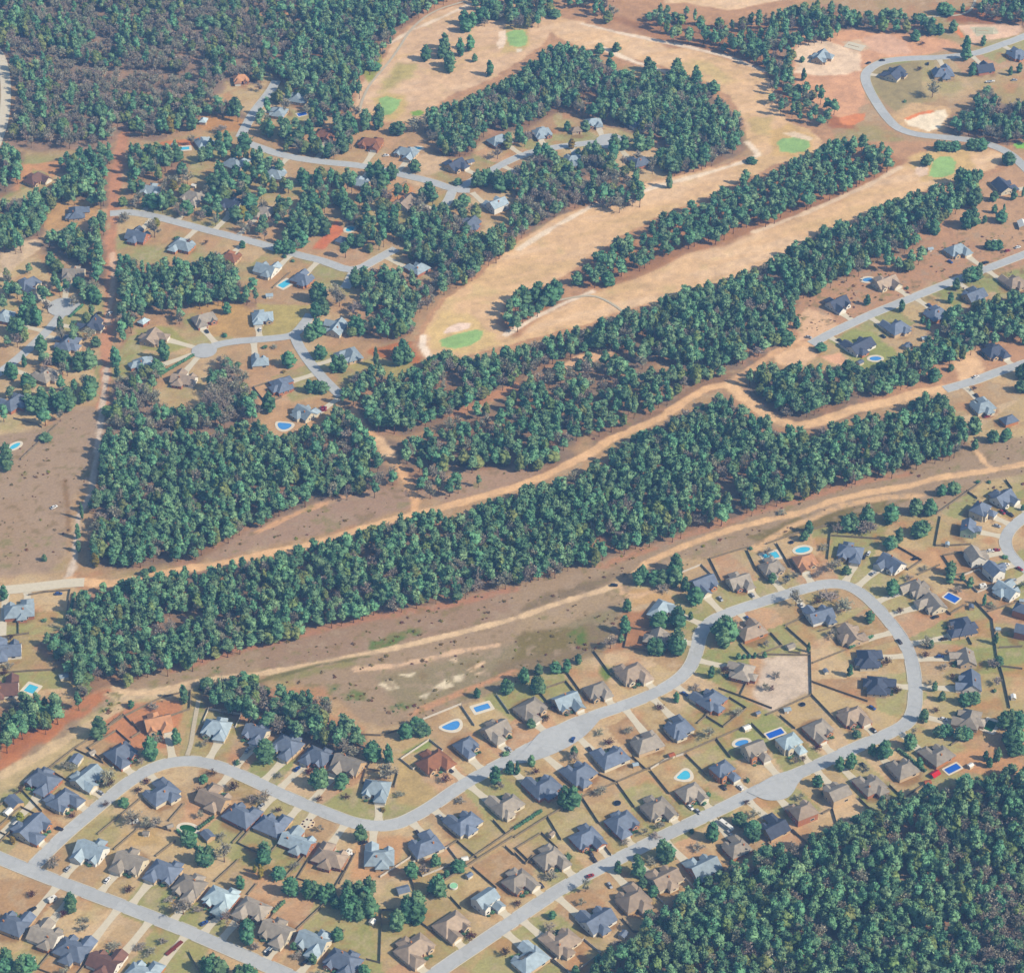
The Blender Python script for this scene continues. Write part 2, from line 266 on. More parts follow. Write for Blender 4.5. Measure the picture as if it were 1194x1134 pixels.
# ---- single trees and clumps with crowns one can tell apart: kind, crown box x0,y0,x1,y1, number of trees
def TB(ox, oy, s):
    out = []
    for a in s.split():
        k, r = a.split(':'); v = [float(q) for q in r.split(',')]
        out.append((k, ox + v[0] / 3.91, oy + v[1] / 3.91, ox + v[2] / 3.91, oy + v[3] / 3.91, int(v[4]) if len(v) > 4 else 1))
    return out
CLUMPS = (
 TB(0,844,'e:400,-60,510,75 e:655,55,725,165 e:780,15,830,100 e:305,765,345,865,2 e:1095,890,1160,1010,2 e:900,1050,1030,1160,4 e:1060,1095,1173,1180,3 e:820,485,900,560,2 e:890,560,990,650,3 e:0,1020,60,1134,3 e:60,1060,170,1150,3 b:985,540,1060,640 b:1010,850,1060,920 b:790,800,880,880 o:1150,640,1173,680 e:1075,690,1120,760 e:930,570,980,620 b:460,210,530,290 b:565,400,640,470 b:640,430,740,480,2 o:70,400,115,450 e:905,230,950,270 e:540,335,590,380 b:215,610,275,665 o:40,510,75,550')
 + TB(300,844,'e:490,75,560,190,2 e:570,90,625,185 e:640,0,720,75,2 e:710,-10,790,55,2 e:240,205,340,300,3 e:345,222,425,300 e:440,458,500,540 e:1060,190,1112,282 e:1125,168,1180,235 e:672,628,735,710 e:785,590,840,655 e:780,690,862,795,3 e:880,620,950,680 e:845,665,880,700 e:640,880,665,950 b:735,640,790,700 e:0,530,65,650,3 e:65,648,128,712 e:110,705,190,790,2 e:200,705,290,800,3 e:270,730,370,810,3 e:380,700,545,900,9 e:430,830,500,900,2 e:330,790,400,840,2 e:610,850,670,955,2 e:650,770,770,910,5 e:340,925,395,990 e:235,1045,275,1100 e:455,1095,520,1150 e:0,60,70,180,2 b:560,190,640,260,2 b:380,100,480,160 o:0,640,35,710 e:150,995,185,1030 b:0,310,60,370')
 + TB(600,844,'e:640,535,735,640,3 e:450,622,492,685 e:533,610,597,702 e:540,590,575,625 e:562,700,605,750 e:610,735,655,792 e:868,455,930,542,2 e:985,400,1060,470,2 e:1050,430,1120,540,3 b:300,710,345,770 e:155,852,190,890 e:60,140,95,195 e:0,170,25,235 e:255,98,290,150 e:815,700,855,755 e:255,1100,300,1150 e:360,1050,400,1090 b:855,20,910,75 e:170,280,300,400,2')
 + TB(894,844,'e:310,148,355,215 e:355,130,410,215 e:460,88,500,150 e:495,80,578,165,2 e:203,232,255,290 e:620,45,690,125,2 e:760,5,850,60,3 e:850,10,940,80,3 e:588,300,628,355 b:650,20,682,66 e:390,28,430,70 e:1080,0,1173,110,4 e:1100,90,1173,150,2 e:1030,105,1070,180 e:1000,150,1030,200 e:985,120,1010,170 e:670,150,715,210')
 + TB(894,560,'e:172,180,212,245 e:148,228,195,280 e:425,110,490,210,2 e:335,150,425,240,3 b:300,195,345,250 b:420,190,500,250,2 e:530,112,600,205,2 e:645,80,710,165,3 e:710,90,775,170,2 e:650,185,740,265,3 e:580,215,625,290 e:525,255,600,320,2 e:775,15,820,75 e:820,5,882,70,2 e:820,365,852,475,2 e:880,420,905,460 e:910,438,942,495 e:338,388,388,432 e:545,440,597,530,2 e:440,592,497,652 e:358,838,397,898 e:688,1040,742,1108 e:870,968,972,1030,3 e:1030,690,1055,750 e:750,915,778,965 e:780,960,815,1010 e:735,725,762,770 e:0,420,50,470 e:1050,1050,1173,1140,3 e:1030,800,1080,850 e:980,515,1000,575 b:100,500,165,580 b:310,545,400,605 b:240,510,330,550 b:270,370,320,420 e:180,735,200,785 b:810,770,832,800 b:700,720,760,770 e:1155,110,1180,140')
 + TB(600,560,'e:538,383,610,480,3 e:610,400,700,485,4 e:695,330,770,490,4 e:755,435,800,510 e:790,480,860,570,2 e:488,540,538,605 e:472,612,532,705 e:470,700,500,740 b:405,705,470,775 e:625,600,700,680,2 e:705,582,785,685,2 e:788,596,818,636 e:600,712,690,800,3 e:690,690,775,812,3 e:900,605,1012,765,5 e:18,850,70,930 e:60,890,140,975,3 e:90,835,130,890 e:160,825,215,880 e:215,812,262,880 e:272,788,308,840 e:882,843,912,905 e:718,962,755,1015 e:52,1085,95,1134 e:1008,785,1032,818 e:1035,790,1056,815 e:1060,790,1080,812 e:1085,782,1105,812 e:1128,778,1150,812 b:650,470,720,510')
 + TB(300,560,'e:700,1078,765,1134,2 e:1098,908,1173,980,2 e:985,945,1018,995 b:80,1010,150,1090')
 + TB(0,560,'e:910,900,980,960 e:580,1000,615,1040 e:815,930,868,1020 e:345,195,370,270 e:345,270,372,330 o:410,330,460,400 e:640,400,680,440 e:190,335,215,370 e:680,390,710,420 e:0,475,40,550 e:365,100,385,180')
 + TB(0,280,'e:92,230,180,310,2 e:85,290,200,395,4 e:45,355,122,448,2 e:330,165,390,225 e:390,190,470,295,2 e:258,345,298,420 e:160,430,220,522 e:100,520,125,580 e:240,490,330,575,3 e:320,500,440,600,3 e:415,435,460,490 e:20,555,90,640,2 e:80,610,165,680,2 e:130,690,230,800,3 e:220,670,345,790,4 e:385,615,440,735,2 e:0,920,60,1090,2 e:505,480,550,580 e:520,570,550,625 e:720,450,780,555 e:685,545,750,625,2 e:1015,280,1055,340 e:210,50,260,130 e:235,140,270,210 e:175,880,245,920')
 + TB(300,280,'e:240,190,330,290,3 e:240,260,330,360,2 b:330,210,410,310,2 b:400,290,475,350 e:418,118,474,220 e:205,358,305,470,2 e:258,475,315,545 e:330,515,425,610,2 e:610,450,735,590,3 e:530,475,555,580 e:110,505,178,582 e:20,690,85,790 e:210,640,330,700,3 e:680,365,725,400 b:680,390,720,430 e:415,345,510,440,2 e:75,0,190,65,3')
 + TB(300,0,'e:40,540,80,630 e:90,530,160,640,2 e:150,590,215,670 e:200,510,260,620,2 e:255,490,310,580 e:230,590,275,670 e:300,650,355,720 e:355,600,425,700,2 e:380,510,470,620,3 e:465,470,580,600,4 e:490,730,580,830,3 e:580,740,648,830 e:530,770,620,880,2 e:360,850,420,960,2 e:400,900,470,1010,2 e:470,830,525,920,2 e:540,925,650,1060,4 e:470,960,540,1060,2 e:170,745,250,850,2 e:250,770,310,860 e:190,850,330,960,4 e:340,790,370,830 e:75,890,150,990,2 e:0,980,50,1060 e:135,990,240,1130,4 e:240,985,340,1080,3 e:400,1055,500,1134,2 e:725,960,805,1050,2 e:650,1030,770,1134,3 e:980,770,1080,860,3 e:1070,780,1173,880,3 e:905,885,980,950,2 e:750,825,815,915 e:690,725,745,790 e:895,810,935,845 e:600,545,690,620,2 b:690,530,790,620,2 e:20,780,60,840 e:0,665,30,740 e:740,665,780,730 o:450,985,510,1020')
 + TB(0,0,'o:730,530,820,610 e:850,510,905,600 e:1040,440,1110,530 e:1010,590,1070,690 e:1080,600,1150,690 e:890,670,970,740 e:770,660,870,740,2 b:950,570,1060,610 e:640,880,730,960,2 e:720,850,780,960 o:760,820,820,870 e:815,910,890,980 e:915,935,970,985 e:985,965,1000,1010 e:1045,935,1110,1010 e:940,760,1060,890,4 e:1080,780,1150,860,2 e:1050,750,1100,800 e:1100,880,1173,960,2 b:830,770,880,850 b:540,970,600,1015 o:690,990,735,1040 e:1090,1095,1120,1134 e:800,740,860,800 b:670,1000,740,1090 o:1070,940,1140,1000')
 + TB(600,0,'e:60,650,165,740,2 e:0,560,40,650 b:30,600,90,650 e:220,550,260,600 e:300,545,345,600 e:500,490,560,570 e:340,610,480,760,4 e:470,610,640,690,3 e:640,650,720,760,2 e:700,650,790,780,3 e:780,640,900,770,4 b:890,650,1000,720,2 e:690,780,720,860 o:240,630,280,680 e:260,720,320,760 e:650,520,700,600')
 + TB(894,0,'e:872,165,942,282,2 e:975,160,1000,210 e:918,280,955,350 b:720,370,790,450 e:800,325,830,410 e:1100,300,1122,345 e:1138,285,1165,335 e:770,10,852,75,3 e:880,15,905,60 e:1072,690,1132,755,2 e:830,90,870,150 e:655,130,700,190,2 e:730,110,810,160,2 e:850,770,970,860,3 e:860,850,980,950,3 e:1010,870,1060,920 e:1110,855,1140,915 e:930,905,960,960 e:955,770,985,820 e:1070,930,1090,980 e:980,980,1005,1020 e:880,960,970,1050,3 e:1020,930,1055,975 e:1045,960,1090,1020,2 e:740,1000,790,1070,2 e:700,700,760,760 e:760,640,880,690,4 e:890,635,1010,685,3 e:1160,850,1173,900')
 + TB(894,280,'e:220,465,272,510 e:595,270,635,330 e:410,175,465,245 e:440,245,475,300 e:845,170,880,230 e:820,235,855,290 e:885,125,990,190,3 e:960,100,985,140 e:720,360,750,410 e:700,345,725,380 e:340,550,420,610,2 e:730,580,790,650,2 e:630,590,690,660,2 e:750,700,830,800,3 e:915,800,980,890,2 e:1000,870,1060,930,2 e:1060,860,1120,920,2 e:930,905,965,960 e:1055,815,1095,865 e:1130,560,1200,640,3 e:1125,640,1200,700,2 e:820,565,860,600 e:115,345,155,405 e:50,400,120,480,3 e:990,0,1085,45,3 e:1160,440,1190,480')
)
FAIRWAY = (
 TB(300,0,'f:745,205,795,280 f:820,150,890,290,3 f:850,230,905,335,2 f:920,40,1005,150,3 f:945,160,1000,235 f:905,165,950,260 f:975,245,1008,285 f:1038,275,1085,350 f:1000,20,1060,115,2 f:1060,-20,1120,95,2 f:500,285,570,320 f:600,165,615,200')
 + TB(600,0,'f:365,195,410,245 f:443,193,485,238 f:425,232,455,262 f:570,258,650,330 f:705,262,778,340 f:870,365,942,430 f:805,295,850,370 f:150,40,215,85 f:20,40,110,75 f:1050,715,1110,748')
 + TB(600,280,'f:0,205,80,305,2 f:70,172,120,290 f:115,182,215,300,3 f:250,142,320,210 f:398,140,460,212 f:920,178,945,240 f:665,248,720,310')
 + TB(894,0,'f:155,310,180,370 f:150,255,175,285')
 + TB(894,280,'f:42,62,85,125 f:140,25,200,95')
)
FAIRWAY_STRIPS = [
 L_('582,372 590,346 608,336 625,326 655,325 655,346 638,356 602,384'),
 L_('672,312 690,290 742,263 748,276 760,255 790,240 832,225 857,210 870,195 890,206 930,182 960,165 1000,152 1030,165 1060,178 1040,195 1000,212 980,225 950,235 920,250 880,260 840,280 800,285 770,300 740,315 710,325 690,330 675,322'),
 T(600,0,'430,50 500,40 560,60 640,40 690,80 760,40 850,90 960,60 1000,110 1173,60 1173,330 1120,280 960,230 800,180 700,180 580,110'),
]
# ---- ground cover: (region or '', outline, colour, feather m)
GC = [
 ('', L_('-60,520 60,496 85,476 119,474 113,520 108,560 86,580 80,600 76,650 60,668 -60,672'), (170,145,124), 5),
 ('', T(0,560,'0,60 120,90 160,300 60,380 -200,380 -200,60'), (168,142,120), 12),
 ('', L_('128,150 560,130 600,300 480,440 330,510 130,460'), (184,148,116), 10),
 ('', L_('-60,870 60,832 130,800 200,778 300,750 370,732 480,708 600,682 700,652 800,621 900,590 1000,560 1110,533 1140,512 1260,505 1260,545 1140,562 1095,600 1000,600 960,612 900,630 825,650 790,650 740,682 728,700 722,750 690,768 600,797 550,817 500,837 440,848 420,838 380,806 300,782 240,797 190,814 130,842 60,892 -60,960'), (166,142,120), 5),
 ('', T(300,560,'0,760 380,660 640,600 900,560 1173,470 1173,600 900,690 600,760 400,800 200,840 0,870'), (160,134,116), 7),
 ('', L_('440,790 520,770 600,748 690,715 722,705 720,745 690,765 600,795 540,815 470,825'), (150,136,112), 9),
 ('', L_('560,790 620,757 690,728 718,735 690,760 600,790'), (138,122,104), 7),
 ('', L_('-60,935 0,905 50,875 110,830 150,808 200,805 190,815 130,843 60,893 -60,965'), (188,166,128), 5),
 ('', L_('-60,900 0,885 60,838 115,803 140,800 130,812 60,858 0,897 -60,930'), (184,126,100), 4),
 ('', L_('640,710 720,680 722,700 650,730 600,745 600,725'), (172,148,122), 5),
 ('', L_('110,808 200,800 225,800 200,812 140,818'), (206,180,146), 4),
 ('', L_('640,690 720,668 690,690 600,715'), (136,120,104), 6),
 ('', L_('870,625 940,600 1020,585 1060,580 1040,595 960,615 890,632'), (128,116,92), 5),
 ('', T(300,560,'30,880 200,860 400,820 500,820 300,880 100,920'), (150,140,104), 4),
 ('', T(600,560,'0,700 200,670 330,690 320,750 150,790 0,820'), (130,118,92), 5),
 # upper right, red ground under open pines and building lots
 ('', L_('940,335 1000,318 1070,285 1100,255 1260,235 1260,300 1090,330 1000,372 920,405 900,400'), (188,146,118), 6),
 ('', L_('1010,215 1060,230 1140,205 1170,215 1160,240 1060,290 1000,300'), (186,144,116), 6),
 ('', L_('1080,430 1130,405 1170,392 1260,360 1260,420 1165,432 1100,452 1050,465 1000,478'), (186,144,116), 6),
 ('', L_('1105,215 1190,180 1260,170 1260,290 1150,290 1100,260'), (190,152,122), 8),
 ('', L_('900,100 985,110 1000,150 940,150 900,140'), (172,116,92), 6),
 ('', L_('925,40 1010,35 1100,45 1130,55 1060,66 1030,68 1008,80 1005,95 1012,118 1000,140 975,135 930,115 922,80'), (214,162,128), 6),
 ('', L_('930,55 960,45 1000,60 1005,82 960,90 928,84'), (232,200,168), 4),
 ('', T(894,0,'440,170 560,150 640,190 660,240 560,250 470,230'), (220,174,144), 3),
 ('', T(894,0,'340,190 420,180 470,220 400,245'), (214,182,150), 2),
 ('', T(894,0,'870,120 980,110 1173,110 1173,150 1050,180 940,200'), (226,186,156), 4),
 ('', T(894,0,'930,125 1040,120 1060,150 960,165'), (196,186,158), 1.5),
 ('', T(894,0,'865,115 905,170 885,175 855,130'), (222,140,100), 2),
 ('', T(894,0,'1040,0 1100,60 1040,110 800,100 860,50'), (160,112,92), 6),
 ('', T(894,0,'460,300 700,280 720,450 700,500 600,520 540,470 480,380'), (160,144,112), 3),
 ('', T(894,0,'570,520 660,470 840,490 800,600 700,610 630,590'), (206,170,130), 4),
 ('', T(894,280,'180,310 280,330 330,400 230,450 150,450 130,380'), (222,180,144), 4),
 ('', T(894,280,'30,510 180,490 230,520 150,590 60,560'), (224,182,144), 4),
 ('', T(894,280,'840,540 950,480 1000,590 900,640'), (218,178,140), 5),
 ('', T(894,280,'290,460 400,400 480,420 600,520 480,600 400,560'), (150,152,104), 4),
 ('', T(894,280,'250,530 340,510 380,560 330,570'), (224,172,138), 2),
 # bare lot inside the loop, sand and clay
 ('', T(894,560,'-10,810 180,790 195,960 20,1060 -60,990'), (206,184,162), 4),
 ('', T(300,560,'555,930 600,905 650,945 590,955'), (224,204,172), 2),
 ('', T(300,560,'650,885 720,875 700,900'), (224,204,172), 1.5),
 ('', T(300,560,'790,945 860,905 890,935 810,965'), (226,206,174), 2),
 ('', T(300,560,'890,890 940,885 935,915 895,915'), (226,206,174), 1.5),
 ('', T(300,560,'960,865 1030,820 1050,830 980,872'), (226,190,154), 1.5),
 ('', T(300,560,'990,880 1050,860 1030,880 1000,890'), (220,188,156), 1.5),
 ('', T(300,560,'740,985 790,965 770,990'), (214,196,166), 1.5),
 ('', T(300,560,'870,815 910,805 910,830'), (220,192,160), 1.5),
 ('', T(300,560,'0,940 300,950 330,1060 500,1134 330,1134 250,1000'), (184,140,112), 6),
 ('', T(600,560,'520,490 660,490 750,560 620,560 540,580'), (196,160,120), 3),
 ('', T(600,560,'500,600 650,600 600,760 420,780'), (176,130,104), 5),
 ('', T(0,844,'0,0 300,0 120,100 0,170'), (176,118,94), 4),
 ('', L_('110,845 140,820 215,815 200,870 160,875 120,860'), (190,134,106), 3),
 ('', T(300,844,'650,160 720,160 780,260 860,330 720,380 620,370 640,260'), (186,160,118), 4),
 ('', T(300,844,'660,130 760,80 820,60 780,110 700,140'), (140,152,102), 3),
 ('', T(300,844,'720,520 560,700 400,720 440,600 500,490'), (198,154,118), 5),
 ('', T(0,844,'560,500 700,480 760,560 640,560'), (190,160,118), 5),
 ('', L_('1100,880 1180,870 1194,900 1120,905'), (196,150,116), 4),
 ('', T(894,560,'560,290 760,330 820,420 720,390 600,370'), (192,152,118), 4),
 ('', L_('395,420 480,420 490,438 430,440'), (170,156,110), 4),
 ('', L_('470,395 500,400 490,425 450,420 430,410'), (178,118,92), 4),
 ('', T(300,0,'0,0 250,20 240,100 200,150 130,170 0,150'), (196,150,116), 6),
 ('', T(300,0,'560,890 680,830 720,880 610,960'), (196,140,104), 3),
 ('', T(300,0,'660,820 700,700 850,700 900,760 760,800 900,850 750,850'), (204,172,138), 4),
 ('', T(300,0,'700,940 900,870 860,1000 700,970'), (176,156,112), 4),
 ('', T(300,0,'360,1010 400,1050 300,1134 250,1134'), (200,122,96), 3),
 ('', T(0,0,'880,550 1020,510 1150,560 1090,600 950,600'), (188,142,104), 4),
 ('', T(0,0,'720,650 900,630 890,660 760,680'), (200,130,98), 3),
 ('', T(0,0,'110,750 300,730 240,800 150,770 80,860 60,830'), (196,146,112), 3),
 ('', T(0,0,'240,920 430,910 470,950 400,1000 340,1060 200,1040'), (188,150,112), 4),
 ('', T(0,280,'860,290 1100,280 1150,340 1173,450 950,440 880,330'), (186,150,108), 4),
 ('', T(0,280,'600,400 780,400 870,480 780,510 650,500'), (158,152,104), 4),
 ('', T(0,280,'0,0 190,0 150,60 0,170'), (206,178,148), 3),
 ('', T(300,280,'0,290 240,300 180,430 0,450'), (178,160,110), 4),
 ('', T(600,0,'200,490 410,480 400,520 220,540'), (184,142,112), 3),
 # woodland clearings
 ('', L_('640,436 662,420 700,404 722,402 712,414 690,424 660,440'), (224,180,142), 3),
 ('', L_('520,484 560,464 600,446 640,436 640,444 600,456 560,474 530,490'), (186,138,112), 3),
 ('', L_('235,650 300,612 360,588 430,566 478,570 483,590 400,615 300,640 250,655'), (168,140,122), 5),
 ('', L_('486,575 530,550 600,545 650,540 600,565 520,590'), (172,142,122), 5),
 # golf course
 ('rough', L_('400,150 405,100 440,60 480,25 540,-40 1040,-40 900,15 880,60 905,115 960,120 975,165 1090,165 1180,170 1185,190 1140,212 1060,235 985,262 930,290 880,315 800,340 700,378 600,405 545,418 495,420 480,400 500,365 540,330 600,280 690,235 790,202 880,180 868,150 850,120 790,90 700,68 640,55 600,95 520,120 480,145'), (188,146,116), 4),
 ('fairway', L_('497,417 489,402 508,365 535,337 560,322 580,303 605,282 650,252 700,236 760,212 800,203 850,190 886,180 872,160 866,138 852,112 826,95 795,84 745,70 710,62 680,56 652,45 636,32 642,18 675,24 710,34 750,42 790,50 832,61 868,73 892,82 902,102 908,126 918,141 944,150 960,165 953,180 930,186 905,191 885,201 850,216 810,236 770,251 735,269 700,291 680,306 655,323 620,339 592,356 577,377 592,384 625,368 660,356 690,336 720,331 745,323 775,311 800,296 840,284 880,269 920,256 950,244 975,233 1010,216 1040,201 1060,186 1088,175 1120,171 1152,172 1172,181 1160,196 1130,206 1090,219 1050,233 1010,253 985,271 950,284 905,301 870,319 830,331 800,339 760,353 715,366 680,379 620,394 560,411 545,415'), (221,181,140), 2.5),
 ('fairway', L_('556,-40 540,4 505,15 478,31 462,47 450,64 432,84 416,106 411,126 424,141 455,142 482,141 502,128 522,112 562,97 600,76 632,52 646,30 640,12 620,2 604,-40'), (216,178,142), 3),
 ('fairway', L_('770,-40 775,4 800,3 850,12 900,2 940,-3 1010,-3 1010,-40'), (224,186,148), 3),
 ('', T(300,0,'640,290 720,290 700,340 620,400 560,420 570,380'), (184,166,116), 9),
 ('', T(300,0,'500,250 570,240 560,320 510,380 480,330'), (158,160,96), 3),
 ('', T(600,0,'800,270 900,290 1000,360 960,380 850,320'), (204,176,128), 6),
 ('', T(600,0,'1050,540 1173,530 1173,620 1080,600'), (200,172,124), 6),
 ('', T(300,280,'780,400 850,330 980,330 1060,400 1100,480 950,520 800,500'), (212,180,130), 5),
 ('', T(894,0,'20,600 100,560 220,620 200,690 120,720 20,710'), (208,172,122), 4),
 ('', T(894,0,'640,720 760,680 900,670 960,760 860,830 700,830'), (206,172,124), 5),
 ('', T(600,0,'-40,90 60,110 70,180 40,230 -60,240'), (200,172,122), 3),
 ('', T(300,0,'535,450 600,425 665,440 675,500 620,540 560,535'), (200,172,120), 7),
 ('sand_bunker', T(300,0,'1100,145 1130,138 1138,175 1125,215 1100,222 1088,200 1105,175'), (234,206,178), .8),
 ('sand_bunker', T(600,0,'5,222 30,220 36,232 15,240'), (228,208,182), .8),
 ('sand_bunker', T(300,280,'845,425 870,395 920,375 975,380 970,400 900,420'), (230,200,178), .8),
 ('sand_bunker', T(894,0,'68,605 130,600 210,625 205,642 160,635 110,622'), (226,198,166), .8),
 ('sand_bunker', T(894,0,'680,765 715,752 738,765 735,795 700,808 675,790'), (224,192,164), .8),
 ('sand_bunker', T(894,0,'715,740 730,722 757,725 750,745'), (224,192,164), .8),
 ('golf_green', T(300,0,'1135,150 1173,135 1215,135 1232,170 1225,205 1190,215 1150,205 1140,180'), (152,182,122), .9),
 ('golf_green', T(300,0,'552,450 590,438 655,455 640,490 610,520 575,527 555,500 560,475'), (152,182,122), .9),
 ('golf_green', T(300,0,'700,510 740,500 765,512 740,528 705,528'), (134,166,92), .9),
 ('golf_green', T(300,280,'832,455 900,430 1000,405 1030,415 1020,450 970,480 900,495 840,485'), (152,182,122), .9),
 ('golf_green', T(894,0,'46,650 70,630 130,626 190,640 200,665 175,690 120,697 65,690'), (152,182,122), .9),
 ('golf_green', T(894,0,'760,735 790,712 840,712 865,740 855,790 820,805 770,810 740,800'), (152,182,122), .9),
 ('golf_green', T(894,0,'1125,655 1150,648 1190,650 1190,675 1140,675'), (136,184,100), .9),
 ('', T(894,0,'630,545 700,515 810,500 825,525 790,580 740,600 690,580 650,575'), (240,218,186), 1.5),
 ('', T(894,0,'628,540 690,512 760,500 765,512 700,525 645,548'), (228,142,102), .8),
 ('', T(894,0,'330,540 400,518 455,512 450,545 400,570 350,570'), (216,140,104), 1.2),
]
# ---- strips: (region or '', half width m, colour, feather, line)
GS = [
 ('dirt_track', 4.4, (190,138,112), 3, L_('146,150 140,180 134,215 132,249')),
 ('dirt_track', 3.8, (192,140,114), 3, L_('132,250 130,280 129,331 127,370 123,408 123,444 119,474')),
 ('dirt_track', 2.0, (214,178,150), 1.5, T(0,280,'510,60 515,200 500,300 490,380')),
 ('dirt_track', 2.0, (206,186,166), 1.4, T(0,280,'485,580 480,640 465,760 455,860 440,980 425,1070')+L_('106,575 92,600 89,625 88,644 84,662 76,678')),
 ('dirt_track', 3.4, (224,180,138), 1.8, L_('80,677 130,680 184,670 225,662 266,656 300,647 351,638 400,624 453,607 479,601 505,594 543,584 600,568 633,556 659,543 684,531 710,513 743,499 774,485 799,467 825,452 851,447')),
 ('dirt_track', 2.6, (214,170,132), 1.8, L_('851,446 874,431 900,413 925,400 946,401')),
 ('dirt_track', 4.4, (226,184,142), 1.8, L_('851,448 857,454 871,467 894,483 912,492 930,496 958,491 996,477 1035,469 1073,457 1102,454')),
 ('dirt_track', 2.6, (220,172,130), 1.6, L_('412,478 416,487 428,502 448,523 464,543 476,562 484,583 484,600')),
 ('dirt_track', 4.5, (222,184,146), 3, L_('440,514 450,524 452,530')),
 ('dirt_track', 2.2, (216,184,148), 1.3, L_('132,802 153,808 179,807 230,794 300,786 351,777 402,767 453,757 492,748 530,739 600,721 651,703 702,688 720,681')),
 ('dirt_track', 2.8, (224,182,140), 1.8, L_('740,672 753,657 779,644 817,629 856,616 894,606 932,598 971,584 1009,575 1060,566 1099,556 1150,549 1194,541 1250,530')),
 ('dirt_track', 1.8, (218,178,138), 1.4, L_('1136,522 1141,528 1147,538 1157,546 1175,545')),
 ('', 1.8, (214,176,140), 1.6, L_('722,684 726,692 740,695 765,688')),
 ('', 2.0, (212,166,130), 2, L_('300,620 351,596 400,580 450,560')),
 ('', 3.0, (178,132,112), 3, L_('200,780 300,752 370,735 420,722 520,705 600,687')),
 ('', 3.0, (184,138,114), 3, L_('700,660 800,624 900,592 1000,562 1060,552')),
 ('', 2.2, (222,184,150), 2, L_('415,780 460,776 500,768 530,760 580,752')),
 ('', 1.6, (120,116,92), 2, L_('300,795 370,775 430,765')),
 ('', 2.2, (196,148,118), 2, L_('480,832 540,806 600,783')),
 ('', 2.6, (216,176,136), 2.4, L_('880,640 920,615 980,590 1030,580 1075,578')),
 ('', 3.0, (206,178,142), 2.5, L_('0,905 50,878 95,850 140,825')),
 ('', 1.8, (150,122,100), 1.5, L_('75,560 78,585 80,620')),
 ('', 2.4, (236,212,184), 2, L_('605,290 640,268 690,240 720,232 770,216 830,200 870,188 884,180 872,166')),
 ('', 2.4, (236,212,184), 2, L_('700,55 740,72 790,88')),
 ('', 2.2, (232,208,182), 2, L_('680,28 740,42 800,54 850,66 890,82')),
 ('', 2.0, (234,210,184), 2, L_('590,390 620,372 660,352 690,340')),
 ('', 2.4, (226,196,164), 2, L_('880,270 940,248 1010,217 1050,195')),
 ('', 2.0, (230,204,176), 2, L_('455,50 480,35 520,18 548,5')),
 ('', 2.4, (236,214,190), 1.8, L_('494,392 492,402 500,415')),
 ('', 3.0, (214,184,150), 2.5, L_('0,322 40,290')),
]
GREENWEEDS = [T(300,560,'490,770 520,730 600,710 700,680 745,670 720,700 620,740 540,785'),
 T(300,560,'385,975 430,955 490,965 515,1005 460,1020 400,1010'), T(300,560,'330,935 370,935 380,960 345,960'),
 T(300,560,'600,1030 650,1018 690,1030 680,1060 620,1065'), T(600,560,'250,700 300,675 320,700 310,740 250,750'),
 T(600,560,'400,850 470,840 420,900'), T(0,560,'960,860 1040,835 1000,875'), T(0,560,'460,1010 500,990 520,1020 470,1060 440,1060')]
